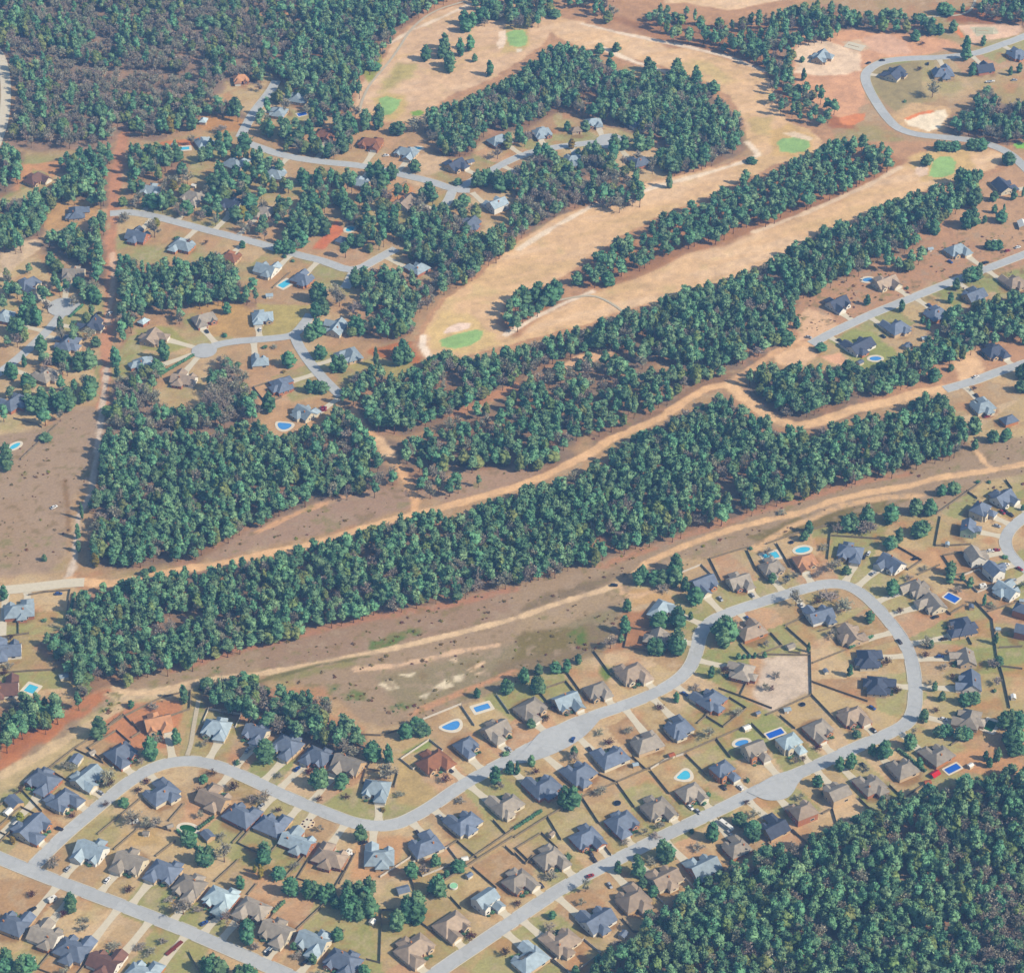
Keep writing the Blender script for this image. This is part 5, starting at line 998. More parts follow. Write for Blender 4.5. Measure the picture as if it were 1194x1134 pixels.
def build_house(h):
    rg = random.Random(int(h['px'][0] * 31 + h['px'][1] * 7)); fl = h['fl']; rm = roofmat(h['roof'])
    two = '2' in fl; L = h['L'] * rg.uniform(.96, 1.04); D = min(L * .72, rg.uniform(9.6, 11.6)) * 1.05; ev = 5.4 if two else 2.9; sl = rg.uniform(.62, .8)
    if two: L *= .85; D *= .9
    wm = rg.choice(BRICKS); gm = M_WSID if 'w' in fl else (wm if rg.random() < .7 else BRICKS[2])
    if h['px'] == (1129, 616): wm = gm = M_GREENW
    f = h['road'] - h['p']; ang = math.atan2(f.x, -f.y)          # local -y faces the street
    h['ang'] = ang
    style = 'gabled' if 'w' in fl else ('hipped' if rg.random() < .75 else 'gabled')
    wall_word = {'red brick': 'brick', 'rose brick': 'brick', 'tan brick': 'tan brick', 'buff brick': 'buff brick', 'cream siding': 'cream'}.get(wm.name, 'pale green')
    label = '%s %s roofed %s, %s from left %s' % (RC[h['roof']][0], 'two-storey' if two else 'hip' if style == 'hipped' else 'gable', 'house', h['ord'], h['phrase'])
    o = thing('house', label, 'house', h['p'], ang, 'houses ' + h['phrase'])
    gs = rg.choice((-1, 1)) if L > 11 else 1; h['gs'] = gs
    hl, hd = L / 2, D / 2
    # the main block
    if style == 'gabled':
        part('wall', gable_wall(-hl, hl, -hd, hd, ev, sl, 'x'), gm, o); V, F, zr = gable_roof(-hl, hl, -hd, hd, ev, sl, 'x'); rf_ = part('main_roof', (V, F), rm, o)
    else:
        part('wall', box(-hl, hl, -hd, hd, 0, ev), wm, o); V, F, zr = hip_roof(-hl, hl, -hd, hd, ev, sl); rf_ = part('main_roof', (V, F), rm, o)
    h['z'] = zr
    if L < 10.5:
        obj('window', WINS[0], o, (0, -hd, 1), 0); obj('front_door', FDOOR, o, (hl * .5, -hd, 0)); return
    # garage wing towards the street
    gw = min(7.4, L * .44); gp = rg.uniform(3.6, 5.8); gx0 = gs * (hl - gw / 2 - .35); ge = 2.75
    yb = -hd + .0
    if 'w' in fl or rg.random() < .3:
        part('garage_wall', gable_wall(gx0 - gw / 2, gx0 + gw / 2, -hd - gp, -hd - .003, ge, sl * .98), gm, o)
        V, F, z2 = gable_roof(gx0 - gw / 2, gx0 + gw / 2, -hd - gp, -hd + gw * .46, ge, sl * .98)
    else:
        part('garage_wall', box(gx0 - gw / 2, gx0 + gw / 2, -hd - gp, -hd - .003, 0, ge), wm, o)
        V, F, z2 = hip_roof(gx0 - gw / 2, gx0 + gw / 2, -hd - gp, -hd + gw * .8, ge - .03, sl * .97)
    part('garage_roof', (V, F), rm, o)
    obj('garage_door', GDOOR, o, (gx0, -hd - gp - .01, .05)); h['gdoor'] = (gx0, -hd - gp)
    # cross gable beside the entrance
    cw = min(rg.uniform(4.2, 5.6), L * .3); cx_ = -gs * (hl - cw / 2 - rg.uniform(.5, 1.8)); cp = rg.uniform(1.0, 2.4); ce = ev - .12
    part('bay_wall', gable_wall(cx_ - cw / 2, cx_ + cw / 2, -hd - cp, -hd - .004, ce, sl * 1.1), gm if 'w' in fl else wm, o)
    V, F, _ = gable_roof(cx_ - cw / 2, cx_ + cw / 2, -hd - cp, -hd + cw * .55, ce, sl * 1.1); part('bay_roof', (V, F), rm, o)
    # rear wing
    if L > 13.5 and rg.random() < .75:
        rw = rg.uniform(5.5, 7.5); rx = rg.uniform(-.5, .5) * (L - rw) * .8; rp = rg.uniform(2.2, 4.2)
        part('rear_wall', box(rx - rw / 2, rx + rw / 2, hd + .003, hd + rp, 0, 2.7), wm, o)
        V, F, _ = hip_roof(rx - rw / 2, rx + rw / 2, hd - rw * .7, hd + rp, 2.72, sl * .94); part('rear_roof', (V, F), rm, o)
        obj('window', WINS[1], o, (rx, hd + rp, 1), math.pi)
    if two:
        obj('window', WINS[1], o, (0, -hd, 3.7)); obj('window', WINS[0], o, (gs * hl * .6, -hd, 3.7)); obj('window', WINS[0], o, (gs * hl, 0, 3.7), gs * math.pi / 2)
    xd = (gx0 - gs * gw / 2 + cx_ + gs * cw / 2) / 2
    obj('front_door', FDOOR, o, (xd, -hd, 0)); obj('window', WINS[1], o, (cx_, -hd - cp, .9))
    obj('window', WINS[2], o, (-hl * .45, hd, .95), math.pi); 
    for s in (-1, 1):
        obj('window', WINS[0], o, (s * hl, hd * .3, 1), s * math.pi / 2); obj('window', WINS[0], o, (s * hl, -hd * .4, 1), s * math.pi / 2)
    if rg.random() < .4: obj('chimney', CHIM, rf_, (rg.uniform(-.3, .3) * L, hd * .35, zr - 1.6))
    for k in range(2): obj('roof_vent', VENT, rf_, (rg.uniform(-.25, .25) * L, hd * rg.uniform(.1, .3), zr - 1.35 - rg.uniform(0, .6)))
    if 's' in fl:
        pit = math.atan(sl)
        for i in range(5):
            sp_ = obj('solar_panel', SOLAR, rf_); xx = -3.6 + i * 1.8; yy = -hd * .5 if i % 2 else -hd * .42
            sp_.location = (xx * .9 - gs * 1.5, yy, ev + (hd + .45 + yy) * sl + .12); sp_.rotation_euler = (pit, 0, 0)
for h in HOUSES: build_house(h)
# ---- drives: from the garage door to the street
def drive_mesh(a, b, w0, w1, z):
    d = (b - a); n = Vector((-d.y, d.x, 0)).normalized(); N = max(2, int(d.length / 3)); V, F = [], []
    for i in range(N + 1):
        t = i / N; p = a.lerp(b, t); w = (w0 + (w1 - w0) * min(1, t * 2.2) + (1.2 if i == N else 0)) / 2
        V += [p + n * w + Vector((0, 0, z)), p - n * w + Vector((0, 0, z))]
        if i: F.append((2 * i - 2, 2 * i - 1, 2 * i + 1, 2 * i))
    return V, F
mouths = []
for i, h in enumerate(HOUSES):
    if 'n' in h['fl'] and 'w' not in h['fl'] or h['dist'] > 62 or 'gdoor' not in h: continue
    M = Matrix.Rotation(h['ang'], 4, 'Z'); a = h['p'] + M @ Vector((h['gdoor'][0], h['gdoor'][1] + .4, 0)); k = min(RS.get(h['near'], [h['near']]), key=lambda k: nearest(ROADXY[k], a)[0])
    d, q = nearest(ROADXY[k], a)
    if d > 75 or (q - a).length < 1: continue
    q = q + (a - q).normalized() * (ROADS[k][1] / 2 - .3); mouths.append(q)
    V, F = drive_mesh(a, q, 5.8, 4.2, .06 + (i % 5) * .004); struct('driveway', mesh('driveway', V, F, [M_CONC]))
    # front walk
    b_ = h['p'] + M @ Vector((0, h['gdoor'][1] + 2.6, 0)); c_ = a.lerp(q, .3)
    if (b_ - c_).length > 2: V, F = drive_mesh(b_, c_, 1.2, 1.2, .05); struct('front_walk', mesh('front_walk', V, F, [M_CONC]))
# kerbs
for k in range(0, 12):
    line = resample(ROADXY[k], 1.6)
    for s in (-1, 1):
        run = []
        def flush():
            if len(run) > 3:
                V, F = [], []
                for i, p in enumerate(run):
                    t = (run[min(i + 1, len(run) - 1)] - run[max(i - 1, 0)]).normalized(); n = Vector((-t.y, t.x, 0)) * .22
                    V += [p + n, p + n + Vector((0, 0, .24)), p - n + Vector((0, 0, .24)), p - n]
                    if i: F += [(4 * i - 4 + j, 4 * i - 4 + (j + 1), 4 * i + j + 1, 4 * i + j) for j in range(3)]
                struct('kerb', mesh('kerb', V, F, [M_KERB]))
            run.clear()
        for i, p in enumerate(line):
            t = (line[min(i + 1, len(line) - 1)] - line[max(i - 1, 0)]).normalized(); e = p + Vector((-t.y, t.x, 0)) * s * (ROADS[k][1] / 2 + .2)
            if seg_in_road(e, k, .3) or any((m_ - e).length < 3.2 for m_ in mouths): flush()
            else: run.append(e)
        flush()
# ================================================================== SHEDS
def shed(i, x, y, c, L):
    p = G(x, y, 1.8); p.z = 0; h = near_house(p); D = L * .8; hl, hd = L / 2, D / 2; ev = 2.2 if L < 7 else 2.6
    cn = {'w': 'white', 'r': 'red', 'o': 'yellowish'}.get(c, RC[c][0])
    kind = 'outbuilding' if L > 5.5 else 'shed'
    lab = '%s %s roofed %s behind the %s' % ('large' if L > 5.5 else 'small', cn, kind, house_ref(h))
    o = thing('garden_shed' if L <= 5.5 else 'outbuilding', lab, 'shed', p, h.get('ang', 0) + (i % 3 - 1) * .3, 'garden sheds in the yards')
    rm = {'w': M_WHITE, 'r': mat('red shed roof', (170, 110, 104)), 'o': mat('yellow tarp', (206, 200, 130))}.get(c) or roofmat(c)
    part('wall', gable_wall(-hl, hl, -hd, hd, ev, .5, 'x'), BRICKS[2] if i % 3 else BRICKS[1], o); V, F, _ = gable_roof(-hl, hl, -hd, hd, ev, .5, 'x', .25, .15); part('roof', (V, F), rm, o)
    V, F = box(-.6, .6, -hd - .06, -hd, .05, 2.0); part('door', (V, F), M_WHITE, o)
for i, s in enumerate(SHEDS): shed(i, *s)
# ================================================================== POOLS
WATER = {'b': mat('deep blue pool water', (92, 158, 220), rough=.08, spec=.5, var=.1, scale=.5), 'c': mat('pale turquoise pool water', (92, 196, 226), rough=.08, spec=.5, var=.08, scale=.5), 'd': mat('dark blue pool cover', (62, 116, 204), rough=.4, var=.08), 'g': mat('green pool cover', (56, 108, 74), rough=.6, var=.12)}
WN = {'b': 'blue', 'c': 'turquoise', 'd': 'deep blue', 'g': 'green covered'}
M_DECK = mat('pool deck', (226, 216, 200), var=.08, scale=.8)
def pool_ring(shape, L, W_, n=36):
    out = []
    for i in range(n):
        a = i * math.tau / n; c, s = math.cos(a), math.sin(a)
        if shape == 'rect': e = .16; x = L / 2 * math.copysign(abs(c) ** e, c); y = W_ / 2 * math.copysign(abs(s) ** e, s)
        elif shape == 'oval': x, y = L / 2 * c, W_ / 2 * s
        else: x, y = L / 2 * c, W_ / 2 * s * (1 + .25 * c) + .22 * W_ * (c * c - .5)
        out.append((x, y))
    return out
for x, y, sh, L, W_, an, wc in POOLS:
    p = G(x, y); h = near_house(p); nm = {'rect': 'rectangular', 'oval': 'oval', 'kidney': 'kidney-shaped'}[sh]
    o = thing('swimming_pool', '%s %s pool with pale deck by the %s' % (nm, WN[wc], house_ref(h)), 'pool', p, R(an), 'garden swimming pools')
    r = pool_ring(sh, L, W_); n = len(r); wd_ = 1.9 if wc != 'd' else 1.0
    o2 = [(x_ * (1 + 2 * wd_ / L), y_ * (1 + 2 * wd_ / W_)) for x_, y_ in r]
    V = [(a, b_, .16) for a, b_ in o2] + [(a, b_, .16) for a, b_ in r] + [(a, b_, -.3) for a, b_ in r] + [(a, b_, 0) for a, b_ in o2]
    F = [(i, (i + 1) % n, n + (i + 1) % n, n + i) for i in range(n)] + [(n + i, n + (i + 1) % n, 2 * n + (i + 1) % n, 2 * n + i) for i in range(n)] + [((i + 1) % n, i, 3 * n + i, 3 * n + (i + 1) % n) for i in range(n)]
    part('deck', (V, F), M_DECK, o); part('water', ([(a, b_, .07) for a, b_ in r], [tuple(range(n))]), WATER[wc], o)
def disc_thing(name, label, cat, x, y, r, hgt, top, sidem, legs=0):
    o = thing(name, label, cat, G(x, y), 0); n = 24; c = [(math.cos(i * math.tau / n), math.sin(i * math.tau / n)) for i in range(n)]
    V = [(a * r, b_ * r, z) for z in (0 if not legs else hgt - .15, hgt + .1) for a, b_ in c] + [(a * r * .93, b_ * r * .93, hgt + .1) for a, b_ in c] + [(a * r * .93, b_ * r * .93, hgt) for a, b_ in c]
    F = [(i + k * n, (i + 1) % n + k * n, (i + 1) % n + (k + 1) * n, i + (k + 1) * n) for k in range(3) for i in range(n)]
    part('rim' if legs else 'pool_wall', (V, F), sidem, o); part('mat' if legs else 'water', ([(a * r * .93, b_ * r * .93, hgt - .02) for a, b_ in c], [tuple(range(n))]), top, o)
    for k in range(legs):
        a = k * math.tau / legs; V2, F2 = box(a and r * .95 * math.cos(a) - .05 or r * .95 - .05, r * .95 * math.cos(a) + .05, r * .95 * math.sin(a) - .05, r * .95 * math.sin(a) + .05, 0, hgt - .15); part('leg', (V2, F2), sidem, o)
M_BLK = mat('black mesh fabric', (40, 52, 76)); M_BLU = mat('blue padding', (70, 100, 150))
disc_thing('above_ground_pool', 'round mint green above-ground pool beside the pale fence', 'pool', 529, 1034, 2.3, 1.2, mat('mint water', (158, 214, 178), rough=.2), M_WHITE)
for x, y, nr, ds in ((720, 937, 2.0, 'black trampoline on worn grass behind blue house'), (936, 822, 1.7, 'dark trampoline on the green rear lawn inside the loop'), (923, 693 - 60, 1.5, 'small trampoline in the fenced yard beside the oval pool')):
    disc_thing('trampoline', ds, 'trampoline', x, y, nr, .9, M_BLK, M_BLU, 6)
# fire pit circle with seats
o = thing('fire_pit_circle', 'round sandy fire pit circle ringed by dark stump seats', 'fire pit', G(359, 960), 0)
n = 20; part('sand', ([(4.0 * math.cos(i * math.tau / n), 4.0 * math.sin(i * math.tau / n), .06) for i in range(n)], [tuple(range(n))]), mat('pit sand', (232, 208, 178)), o)
for i in range(8):
    a = i * math.tau / 8 + .2; V, F = [], []
    for z, r in ((0, .5), (.55, .45)): V += [(3.0 * math.cos(a) + r * math.cos(t * math.tau / 8), 3.0 * math.sin(a) + r * math.sin(t * math.tau / 8), z) for t in range(8)]
    F = [(t, (t + 1) % 8, 8 + (t + 1) % 8, 8 + t) for t in range(8)] + [tuple(range(8, 16))]
    part('stump_seat', (V, F), mat('dark stump', (92, 72, 70)), o)
# ================================================================== FENCES AND HEDGES
M_FENCE = mat('dark weathered board', (146, 138, 130), var=.25, scale=.5); M_FPALE = mat('pale vinyl fence', (214, 208, 200), var=.08)
def fence(line, m, adj, pale):
    P = [Vector((p.x, p.y, 0)) for p in (G(*q) for q in line)]; mid = P[len(P) // 2].lerp(P[len(P) // 2 - 1], .5); h = near_house(mid)
    o = thing('board_fence', '%s board fence in the yard of the %s' % (adj, house_ref(h)), 'fence', P[0], 0, 'yard fences')
    V, F = [], []
    Q = [p - P[0] for p in resample(P, 6)]
    for i, p in enumerate(Q):
        t = (Q[min(i + 1, len(Q) - 1)] - Q[max(i - 1, 0)]).normalized(); nn = Vector((-t.y, t.x, 0)) * .045; hh = 1.6
        V += [p + nn, p + nn + Vector((0, 0, hh)), p - nn + Vector((0, 0, hh)), p - nn]
        if i: F += [(4 * i - 4 + j, 4 * i - 4 + j + 1, 4 * i + j + 1, 4 * i + j) for j in range(3)]
    F += [(0, 3, 2, 1), tuple(4 * (len(Q) - 1) + j for j in range(4))]
    obj('panel', mesh('panel', V, F, [m]), o)
    for p in Q[:60]:
        V, F = box(p.x - .1, p.x + .1, p.y - .1, p.y + .1, 0, 1.95); obj('post', mesh('post', V, F, [m]), o)
for f in FENCES: fence(f, M_FENCE, 'dark', 0)
FPTS = [Vector((g_.x, g_.y, 0)) for f in FENCES + FENCES_PALE for g_ in resample([G(*q) for q in f], 4)]
YF = random.Random(23)
for h in sorted(HOUSES, key=lambda h: h['p'].y):
    if 'gdoor' not in h or h['px'] == (867, 782) or h['p'].y > 1420 or YF.random() < .25: continue
    M = Matrix.Rotation(h['ang'], 4, 'Z'); w = h['L'] / 2 + YF.uniform(1.5, 3); d = YF.uniform(15, 19)
    q = [h['p'] + M @ Vector(v) for v in ((-w + 2, 4.5, 0), (-w, 4.6, 0), (-w, d, 0), (w, d + YF.uniform(-1, 1), 0), (w, 4.6, 0), (w - 2, 4.5, 0))]
    side = [q[2].lerp(q[3], t / 5) for t in range(6)] + [q[1].lerp(q[2], .6), q[3].lerp(q[4], .4)]
    near = sum(1 for s in side if any((s - e).length < 5 for e in FPTS))
    if any((s - G(px_[0], px_[1])).length < 9 for s in q for px_ in POOLS) or any((q[2].lerp(q[3], t) - G(px_[0], px_[1])).length < 8 for t in (.2, .35, .5, .65, .8) for px_ in POOLS): continue
    if near > 2 or any((s - h2['p']).length < 10 for s in side for h2 in HOUSES if h2 is not h) or any(off_limits(s) and nearest(ROADXY[k], s)[0] < 6 for s in side for k in (0, 1)): continue
    FPTS += side; fence([PX(v.x, v.y) for v in q], M_FENCE if YF.random() < .75 else M_FPALE, 'three-sided', 0)
for f in FENCES_PALE: fence(f, M_FPALE, 'pale', 1)
def hedge(line):
    P = [Vector((p.x, p.y, 0)) for p in resample([G(*q) for q in line], 1.5)]; h = near_house(P[len(P) // 2]); rg = random.Random(len(P)); parts = []; pts = []
    for p in P:
        q = p - P[0]; pts.append(((q.x, q.y, .9), 1.0, 1.2)); parts.append(blob((q.x, q.y, .9), rg.uniform(.8, 1.1), rg.uniform(1.0, 1.4), rg))
    parts.append(sprays(len(P) * 14, pts, rg, .3, .6)); V, F = join(parts)
    thing('hedge', 'clipped dark green hedge along the yard of the %s' % house_ref(h), 'hedge', P[0], 0, 'garden hedges', mesh('hedge', V, F, [M_EVER]))
for l in HEDGES: hedge(l)
# ================================================================== OPEN-GROWN TREES AND SHRUBS
KN = {'e': ('evergreen_tree', 'dark green', 'tree'), 'b': ('bare_shade_tree', 'bare grey', 'tree'), 'o': ('olive_leaved_tree', 'olive leaved', 'tree')}
for ci_, (kd, ts) in enumerate(CLUMPS_IN):
    mid = ts[0][0]; h = near_house(mid); nm, ad, cat = KN[kd]
    for cj, (p, hgt, wid) in enumerate(ts):
        if kd == 'e' and (ci_, cj) not in OWN or PX(p.x, p.y)[1] < 560 and hides(p, hgt, wid * .6): continue
        if any((h_['p'] - p).length < 5.5 for h_ in HOUSES): p = p + (p - near_house(p)['p']).normalized() * 3
        size = 'tall' if hgt > 10 else 'small' if hgt < 6 else 'rounded'
        lab = '%s %s tree beside the %s' % (size, ad, house_ref(h)) if len(ts) == 1 else '%s tree in the clump beside the %s' % (ad, house_ref(h))
        plant(nm, kd, p, hgt, wid, lab, cat, 'garden trees')
fn = 0
for ts in FAIR_IN:
    for p, hgt, wid in ts:
        q = PX(p.x, p.y); where = 'the northern curved fairway' if q[0] < 640 and q[1] < 110 else 'the upper fairway bend' if q[1] < 200 else 'the middle of the twin fairways'
        plant('fairway_tree', 'e', p, hgt, wid, 'dark green tree standing alone or in a small clump on %s' % where, 'tree', 'trees out on the fairways'); fn += 1
WH = ['pine of the small clump by the low end of the twin fairways', 'pine in the long open row between the two parallel fairways', 'pine in the thin belt above the uppermost fairway']
extra = []
for i, s in enumerate(strip_pts):
    s.sort(key=lambda t: t[0].y)
    for p, hgt in s:
        if fn < 300: plant('fairway_tree', 'f', p, hgt, rng.uniform(5.6, 8), WH[i], 'tree', 'trees out on the fairways'); fn += 1
def shrub_mesh(seed, m):
    rg = random.Random(seed); pts = []; parts = []
    for i in range(6):
        a = rg.uniform(0, math.tau); r = rg.uniform(.3, .8); c = (r * math.cos(a), r * math.sin(a), rg.uniform(.4, .8)); pts.append((c, .7, .6)); parts.append(blob(c, rg.uniform(.5, .8), rg.uniform(.5, .7), rg, ICO1))
    parts.append(sprays(60, pts, rg, .2, .45)); V, F = join(parts); return mesh('shrub', V, F, [m])
SHR = {k: [shrub_mesh(90 + i, m) for i in range(3)] for k, m in (('e', M_EVER), ('o', M_OLIVE), ('r', leafmat('red leaves', (150, 70, 66), (190, 96, 90))))}
for x, y, k in SHRUBS:
    p = G(x, y); h = near_house(p)
    if k in 'bp':
        plant('bare_shrub', 'u' if k == 'p' else 'b', p, rng.uniform(2.6, 4), rng.uniform(4, 6), 'low %s shrub on the lawn of the %s' % ('dark twiggy' if k == 'p' else 'grey twiggy', house_ref(h)), 'shrub', 'lawn shrubs')
    else:
        s = rng.uniform(1.2, 1.9); o = thing('shrub', '%s shrub on the lawn of the %s' % ({'e': 'round green', 'o': 'round tan-green', 'r': 'round red'}[k], house_ref(h)), 'shrub', p, rng.uniform(0, 6), 'lawn shrubs', rng.choice(SHR[k])); o.scale = (s, s, s)
# foundation planting at the fronts
ns = 0
for h in sorted(HOUSES, key=lambda h: h['p'].y):
    if 'gdoor' not in h or ns > 180: continue
    M = Matrix.Rotation(h['ang'], 4, 'Z')
    for k in range(2):
        p = h['p'] + M @ Vector((-h['gs'] * (1.2 + 3.0 * k), h['gdoor'][1] + 2.6 - .6 * k, 0)); o = thing('foundation_shrub', 'clipped shrub by the front wall of the %s' % house_ref(h), 'shrub', p, k, 'shrubs along the house fronts', SHR['e'][k]); s = rng.uniform(.8, 1.2); o.scale = (s, s, s); ns += 1
# lawn trees in winter dress, most front yards have one
YT = random.Random(11)
for h in sorted(HOUSES, key=lambda h: h['p'].y):
    if 'gdoor' not in h or h['p'].y > 1330 or YT.random() < .35: continue
    M = Matrix.Rotation(h['ang'], 4, 'Z'); s = -h['gs']
    p = h['p'] + M @ Vector((s * YT.uniform(1, 8), -YT.uniform(11, 16), 0))
    if off_limits(p) or any((p - m_).length < 6 for m_ in mouths): continue
    plant('bare_lawn_tree', YT.choice('bbu'), p, YT.uniform(3.2, 6), YT.uniform(4, 7), 'leafless tree on the front lawn of the %s' % house_ref(h), 'tree', 'bare lawn trees')
    p2 = h['p'] + M @ Vector((YT.uniform(-9, 9), YT.uniform(13, 19), 0))
    if YT.random() < .4 and not off_limits(p2): plant('bare_lawn_tree', 'b', p2, YT.uniform(3.2, 6), YT.uniform(4, 7), 'leafless tree behind the %s' % house_ref(h), 'tree', 'bare lawn trees')
# ================================================================== CARS AND BOATS
CP = {'black': (36, 40, 48), 'dark': (70, 78, 92), 'blue': (64, 100, 160), 'white': (236, 236, 236), 'silver': (176, 182, 190), 'red': (160, 60, 64)}
M_TYRE = mat('tyre rubber', (38, 38, 40)); M_RIM = mat('alloy', (170, 172, 176), rough=.35)
def loft(secs):
    n = len(secs[0]); V = [v for s in secs for v in s]; F = [(k * n + i, k * n + (i + 1) % n, (k + 1) * n + (i + 1) % n, (k + 1) * n + i) for k in range(len(secs) - 1) for i in range(n)]
    return V, F + [tuple(reversed(range(n))), tuple(range((len(secs) - 1) * n, len(secs) * n))]
def car_body():
    S_ = []
    for x, w, zl, zh in ((-2.3, .78, .42, .75), (-2.2, .86, .32, .92), (-1.4, .9, .28, .98), (0, .91, .28, .98), (1.2, .9, .28, .95), (2.0, .84, .32, .82), (2.28, .74, .42, .66)):
        S_.append([(x, -w, zl), (x, w, zl), (x, w, (zl + zh) / 2), (x, w * .9, zh), (x, -w * .9, zh), (x, -w, (zl + zh) / 2)])
    return loft(S_)
def cabin():
    return loft([[(x, -w, .93), (x, w, .93), (x, w * .82, z), (x, -w * .82, z)] for x, w, z in ((-2.0, .8, 1.0), (-1.45, .8, 1.42), (.1, .8, 1.46), (.55, .8, 1.36), (1.15, .78, 1.0))])
BODY = {k: (lambda v: mesh('car body', v[0], v[1], [mat('car paint ' + k, c, rough=.3, spec=.5, var=.03)]))(car_body()) for k, c in CP.items()}
v = cabin(); CAB = mesh('car windows', v[0], v[1], [M_GLASS])
v = box(-1.35, .3, -.62, .62, 1.4, 1.5); ROOF = {k: mesh('car roof', v[0], v[1], [MATS['car paint ' + k]]) for k in CP}
def wheel():
    V = [(.33 * math.cos(t * math.tau / 14), s * .11, .33 * math.sin(t * math.tau / 14)) for s in (-1, 1) for t in range(14)]
    return V, [(t, (t + 1) % 14, 14 + (t + 1) % 14, 14 + t) for t in range(14)] + [tuple(range(14)), tuple(reversed(range(14, 28)))]
v = wheel(); WHEEL = mesh('wheel', v[0], v[1], [M_TYRE])
v = [(.2 * math.cos(t * math.tau / 10), s * .125, .2 * math.sin(t * math.tau / 10)) for s in (-1, 1) for t in range(10)]; RIMM = mesh('rim', v, [tuple(range(10)), tuple(reversed(range(10, 20)))] + [(t, (t + 1) % 10, 10 + (t + 1) % 10, 10 + t) for t in range(10)], [M_RIM])
CD = random.Random(31); CXY = [G(c[0], c[1]) for c in CARS]
for h in HOUSES:
    if 'gdoor' not in h or h['dist'] > 40 or h['p'].y > 1500 or CD.random() < .62: continue
    M = Matrix.Rotation(h['ang'], 4, 'Z'); p = h['p'] + M @ Vector((h['gdoor'][0] + CD.choice((-1.2, 1.2)), h['gdoor'][1] - CD.uniform(3.5, 5.5), 0))
    if any((p - c_).length < 9 for c_ in CXY) or off_limits(p, -90): continue
    x_, y_ = PX(p.x, p.y); CARS.append((x_, y_, CD.choice(('white', 'silver', 'dark', 'black', 'silver', 'blue')), math.degrees(h['ang']) + 90 + CD.uniform(-6, 6)))
for x, y, c, an in CARS:
    p = G(x, y); h = near_house(p); an = R(an)
    dr = min(range(17), key=lambda k: nearest(ROADXY[k], p)[0])
    if y == 592: lab = 'white pickup truck standing alone in the brown field'
    elif (x, y) == (716, 683): lab = 'black car parked on the dirt track near dark pines'
    else: lab = '%s car parked near the %s' % (c, house_ref(h))
    p.z = .15; o = thing('parked_car', lab, 'car', p, an, 'parked cars')
    o.scale = (1.05, 1.05, 1.1)
    obj('body', BODY[c], o); obj('window', CAB, o); obj('car_roof', ROOF[c], o)
    for a in (-1.4, 1.4):
        for s in (-.82, .82): obj('rim', RIMM, obj('wheel', WHEEL, o, (a, s, .33)))
def boat(x, y, an, L, lab, m):
    o = thing('boat_trailer' if L > 8 else 'motor_boat', lab, 'boat', G(x, y, .1), R(an)); k = L / 6
    part('hull', loft([[(x_ * k, -w, z), (x_ * k, w, z), (x_ * k, w * .5, .5), (x_ * k, -w * .5, .5)] for x_, w, z in ((-3, 1.1, 1.3), (-1, 1.2, 1.35), (1.2, 1.0, 1.45), (2.4, .55, 1.6), (3, .08, 1.7))]), m, o)
    part('cockpit', box(-2.2 * k, .4 * k, -.75, .75, 1.36, 1.5), mat('boat seats', (120, 140, 160)), o); part('windscreen', box(.45 * k, .6 * k, -.7, .7, 1.36, 2.0), M_GLASS, o)
    for s in (-1, 1): obj('wheel', WHEEL, o, (-.8 * k, s * 1.15, .33))
boat(315, 1107, 52, 7.5, 'white motor boat on a trailer in the drive of a grey house', M_WHITE)
boat(1155, 96, 12, 8, 'white motor boat parked behind the dark house at the building lots', M_WHITE)
boat(1001, 650, 68, 7, 'white motor boat on a trailer beside the blue loop house', M_WHITE)
def camper(x, y, an, L, lab, m=M_WHITE):
    o = thing('camper_trailer', lab, 'camper', G(x, y, .1), R(an)); hl = L / 2
    part('body', loft([[(x_, -1.15, z0), (x_, 1.15, z0), (x_, 1.15, z1), (x_, -1.15, z1)] for x_, z0, z1 in ((-hl, .8, 2.4), (-hl + .3, .5, 2.75), (hl - .8, .5, 2.75), (hl, 1.0, 2.2))]), m, o)
    part('roof_unit', box(-.5, .5, -.4, .4, 2.752, 3.0), M_METAL, o)
    for s in (-1, 1): obj('wheel', WHEEL, o, (0, s * 1.0, .33)); obj('window', WINS[0], o, (.9, s * 1.15, 1.1), math.pi if s > 0 else 0)
camper(156, 959, 10, 5.5, 'white camper in the rear yard of the winding street house')
camper(847, 964, -48, 10, 'long white motorhome on a drive under dark trees')
camper(406, 996, 60, 5.2, 'white box trailer beside the tan-roofed house')
camper(61, 1050, 40, 5, 'white van trailer on a drive near the straight street')
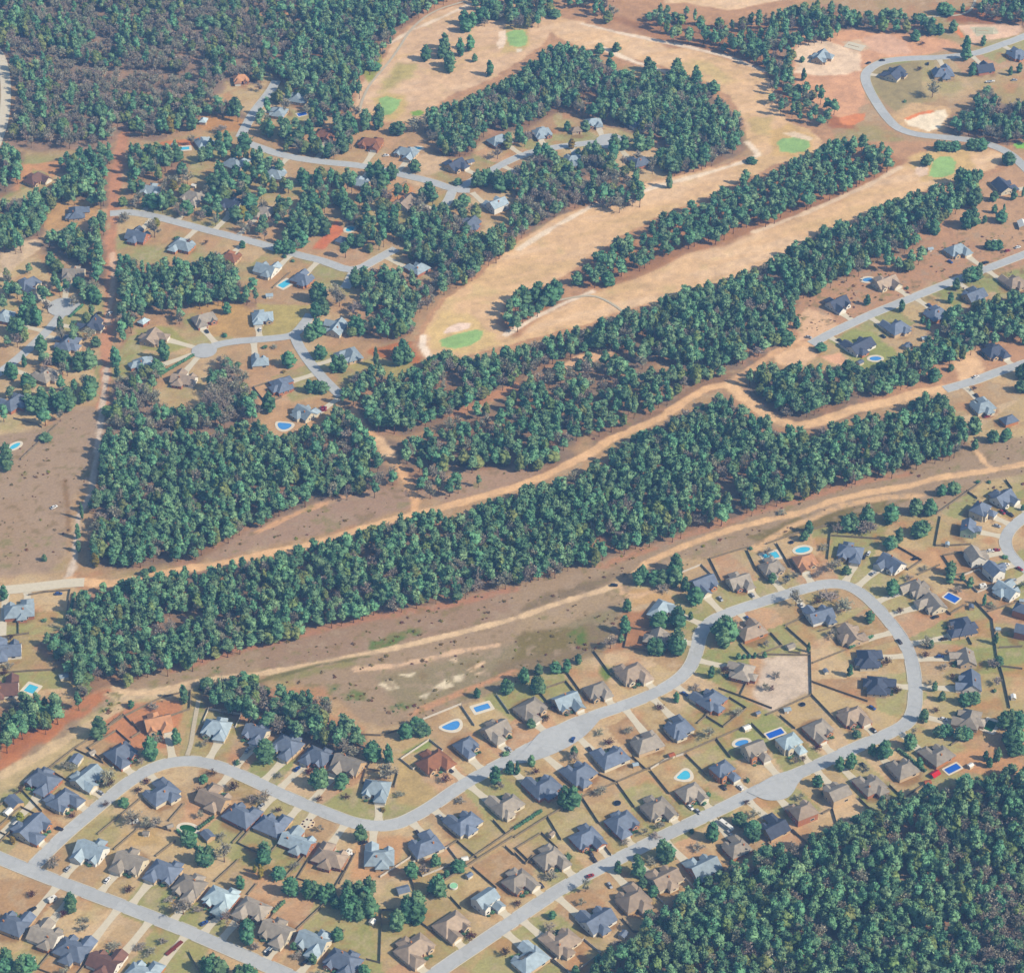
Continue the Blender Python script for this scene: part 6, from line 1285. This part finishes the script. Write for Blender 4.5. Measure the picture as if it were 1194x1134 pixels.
camper(1146, 685, 15, 4.5, 'small white trailer in the yard near curved street')
o = thing('flat_trailer', 'long red-brown flatbed trailer beside the straight street', 'trailer', G(203, 1106), R(52))
part('bed', box(-6, 6, -1.1, 1.1, .7, .95), mat('rusty bed', (128, 84, 76)), o)
for a in (-1, 0): 
    for s in (-1, 1): obj('wheel', WHEEL, o, (a, s * 1.0, .33))
o = thing('tarp_tent', 'red peaked tarp beside the pool at the wood edge', 'tarp', G(1090, 904, .1), R(-50))
V, F, _ = gable_roof(-1.8, 1.8, -2.6, 2.6, 1.6, .7); part('tarp', (V, F), mat('red tarp', (196, 60, 76)), o); 
for a in (-1.7, 1.7):
    for s in (-2.5, 2.5): part('pole', box(a - .05, a + .05, s - .05, s + .05, 0, 1.6), M_METAL, o)
# foundations of houses not yet built, on the building lots
for nm, x, y, L, D, an, lab in (('concrete_slab', 997, 54, 16, 11, -30, 'pale rectangular house footing on bare orange building lot'), ('concrete_slab', 1148, 36, 15, 10, -8, 'greenish grey concrete slab on the bare lot beside curving road')):
    o = thing(nm, lab, 'foundation', G(x, y), R(an)); part('slab', box(-L / 2, L / 2, -D / 2, D / 2, 0, .2), M_CONC if x < 1100 else mat('green slab', (190, 188, 166)), o)
    part('footing', box(-L / 2 + 2, L / 2 - 4, -.3, .3, .203, .5), BRICKS[4], o)
# ---- labels: whatever nothing tells apart keeps one label and one group
seen = {}
for o in list(S.objects):
    if o.parent is None and o.get('category'):
        w = o['label'].split()
        if len(w) > 16:
            o['label'] = o['label'].replace('the curved street at the edge of the loop', 'the curved edge street').replace(' near the fairway', '')
            if len(o['label'].split()) > 16: o['label'] = ' '.join(o['label'].replace(' beside the ', ' by ').replace(' tree in the clump ', ' clump tree ').replace(' in the yard of the ', ' of the ').replace(' on the lawn of the ', ' by the ').split()[:16])
        seen.setdefault(o['label'], []).append(o)
for l, os_ in seen.items():
    if len(os_) > 1:
        gname = (os_[0].get('group') or 'alike') + ' - ' + l[-44:]
        for o in os_: o['group'] = gname
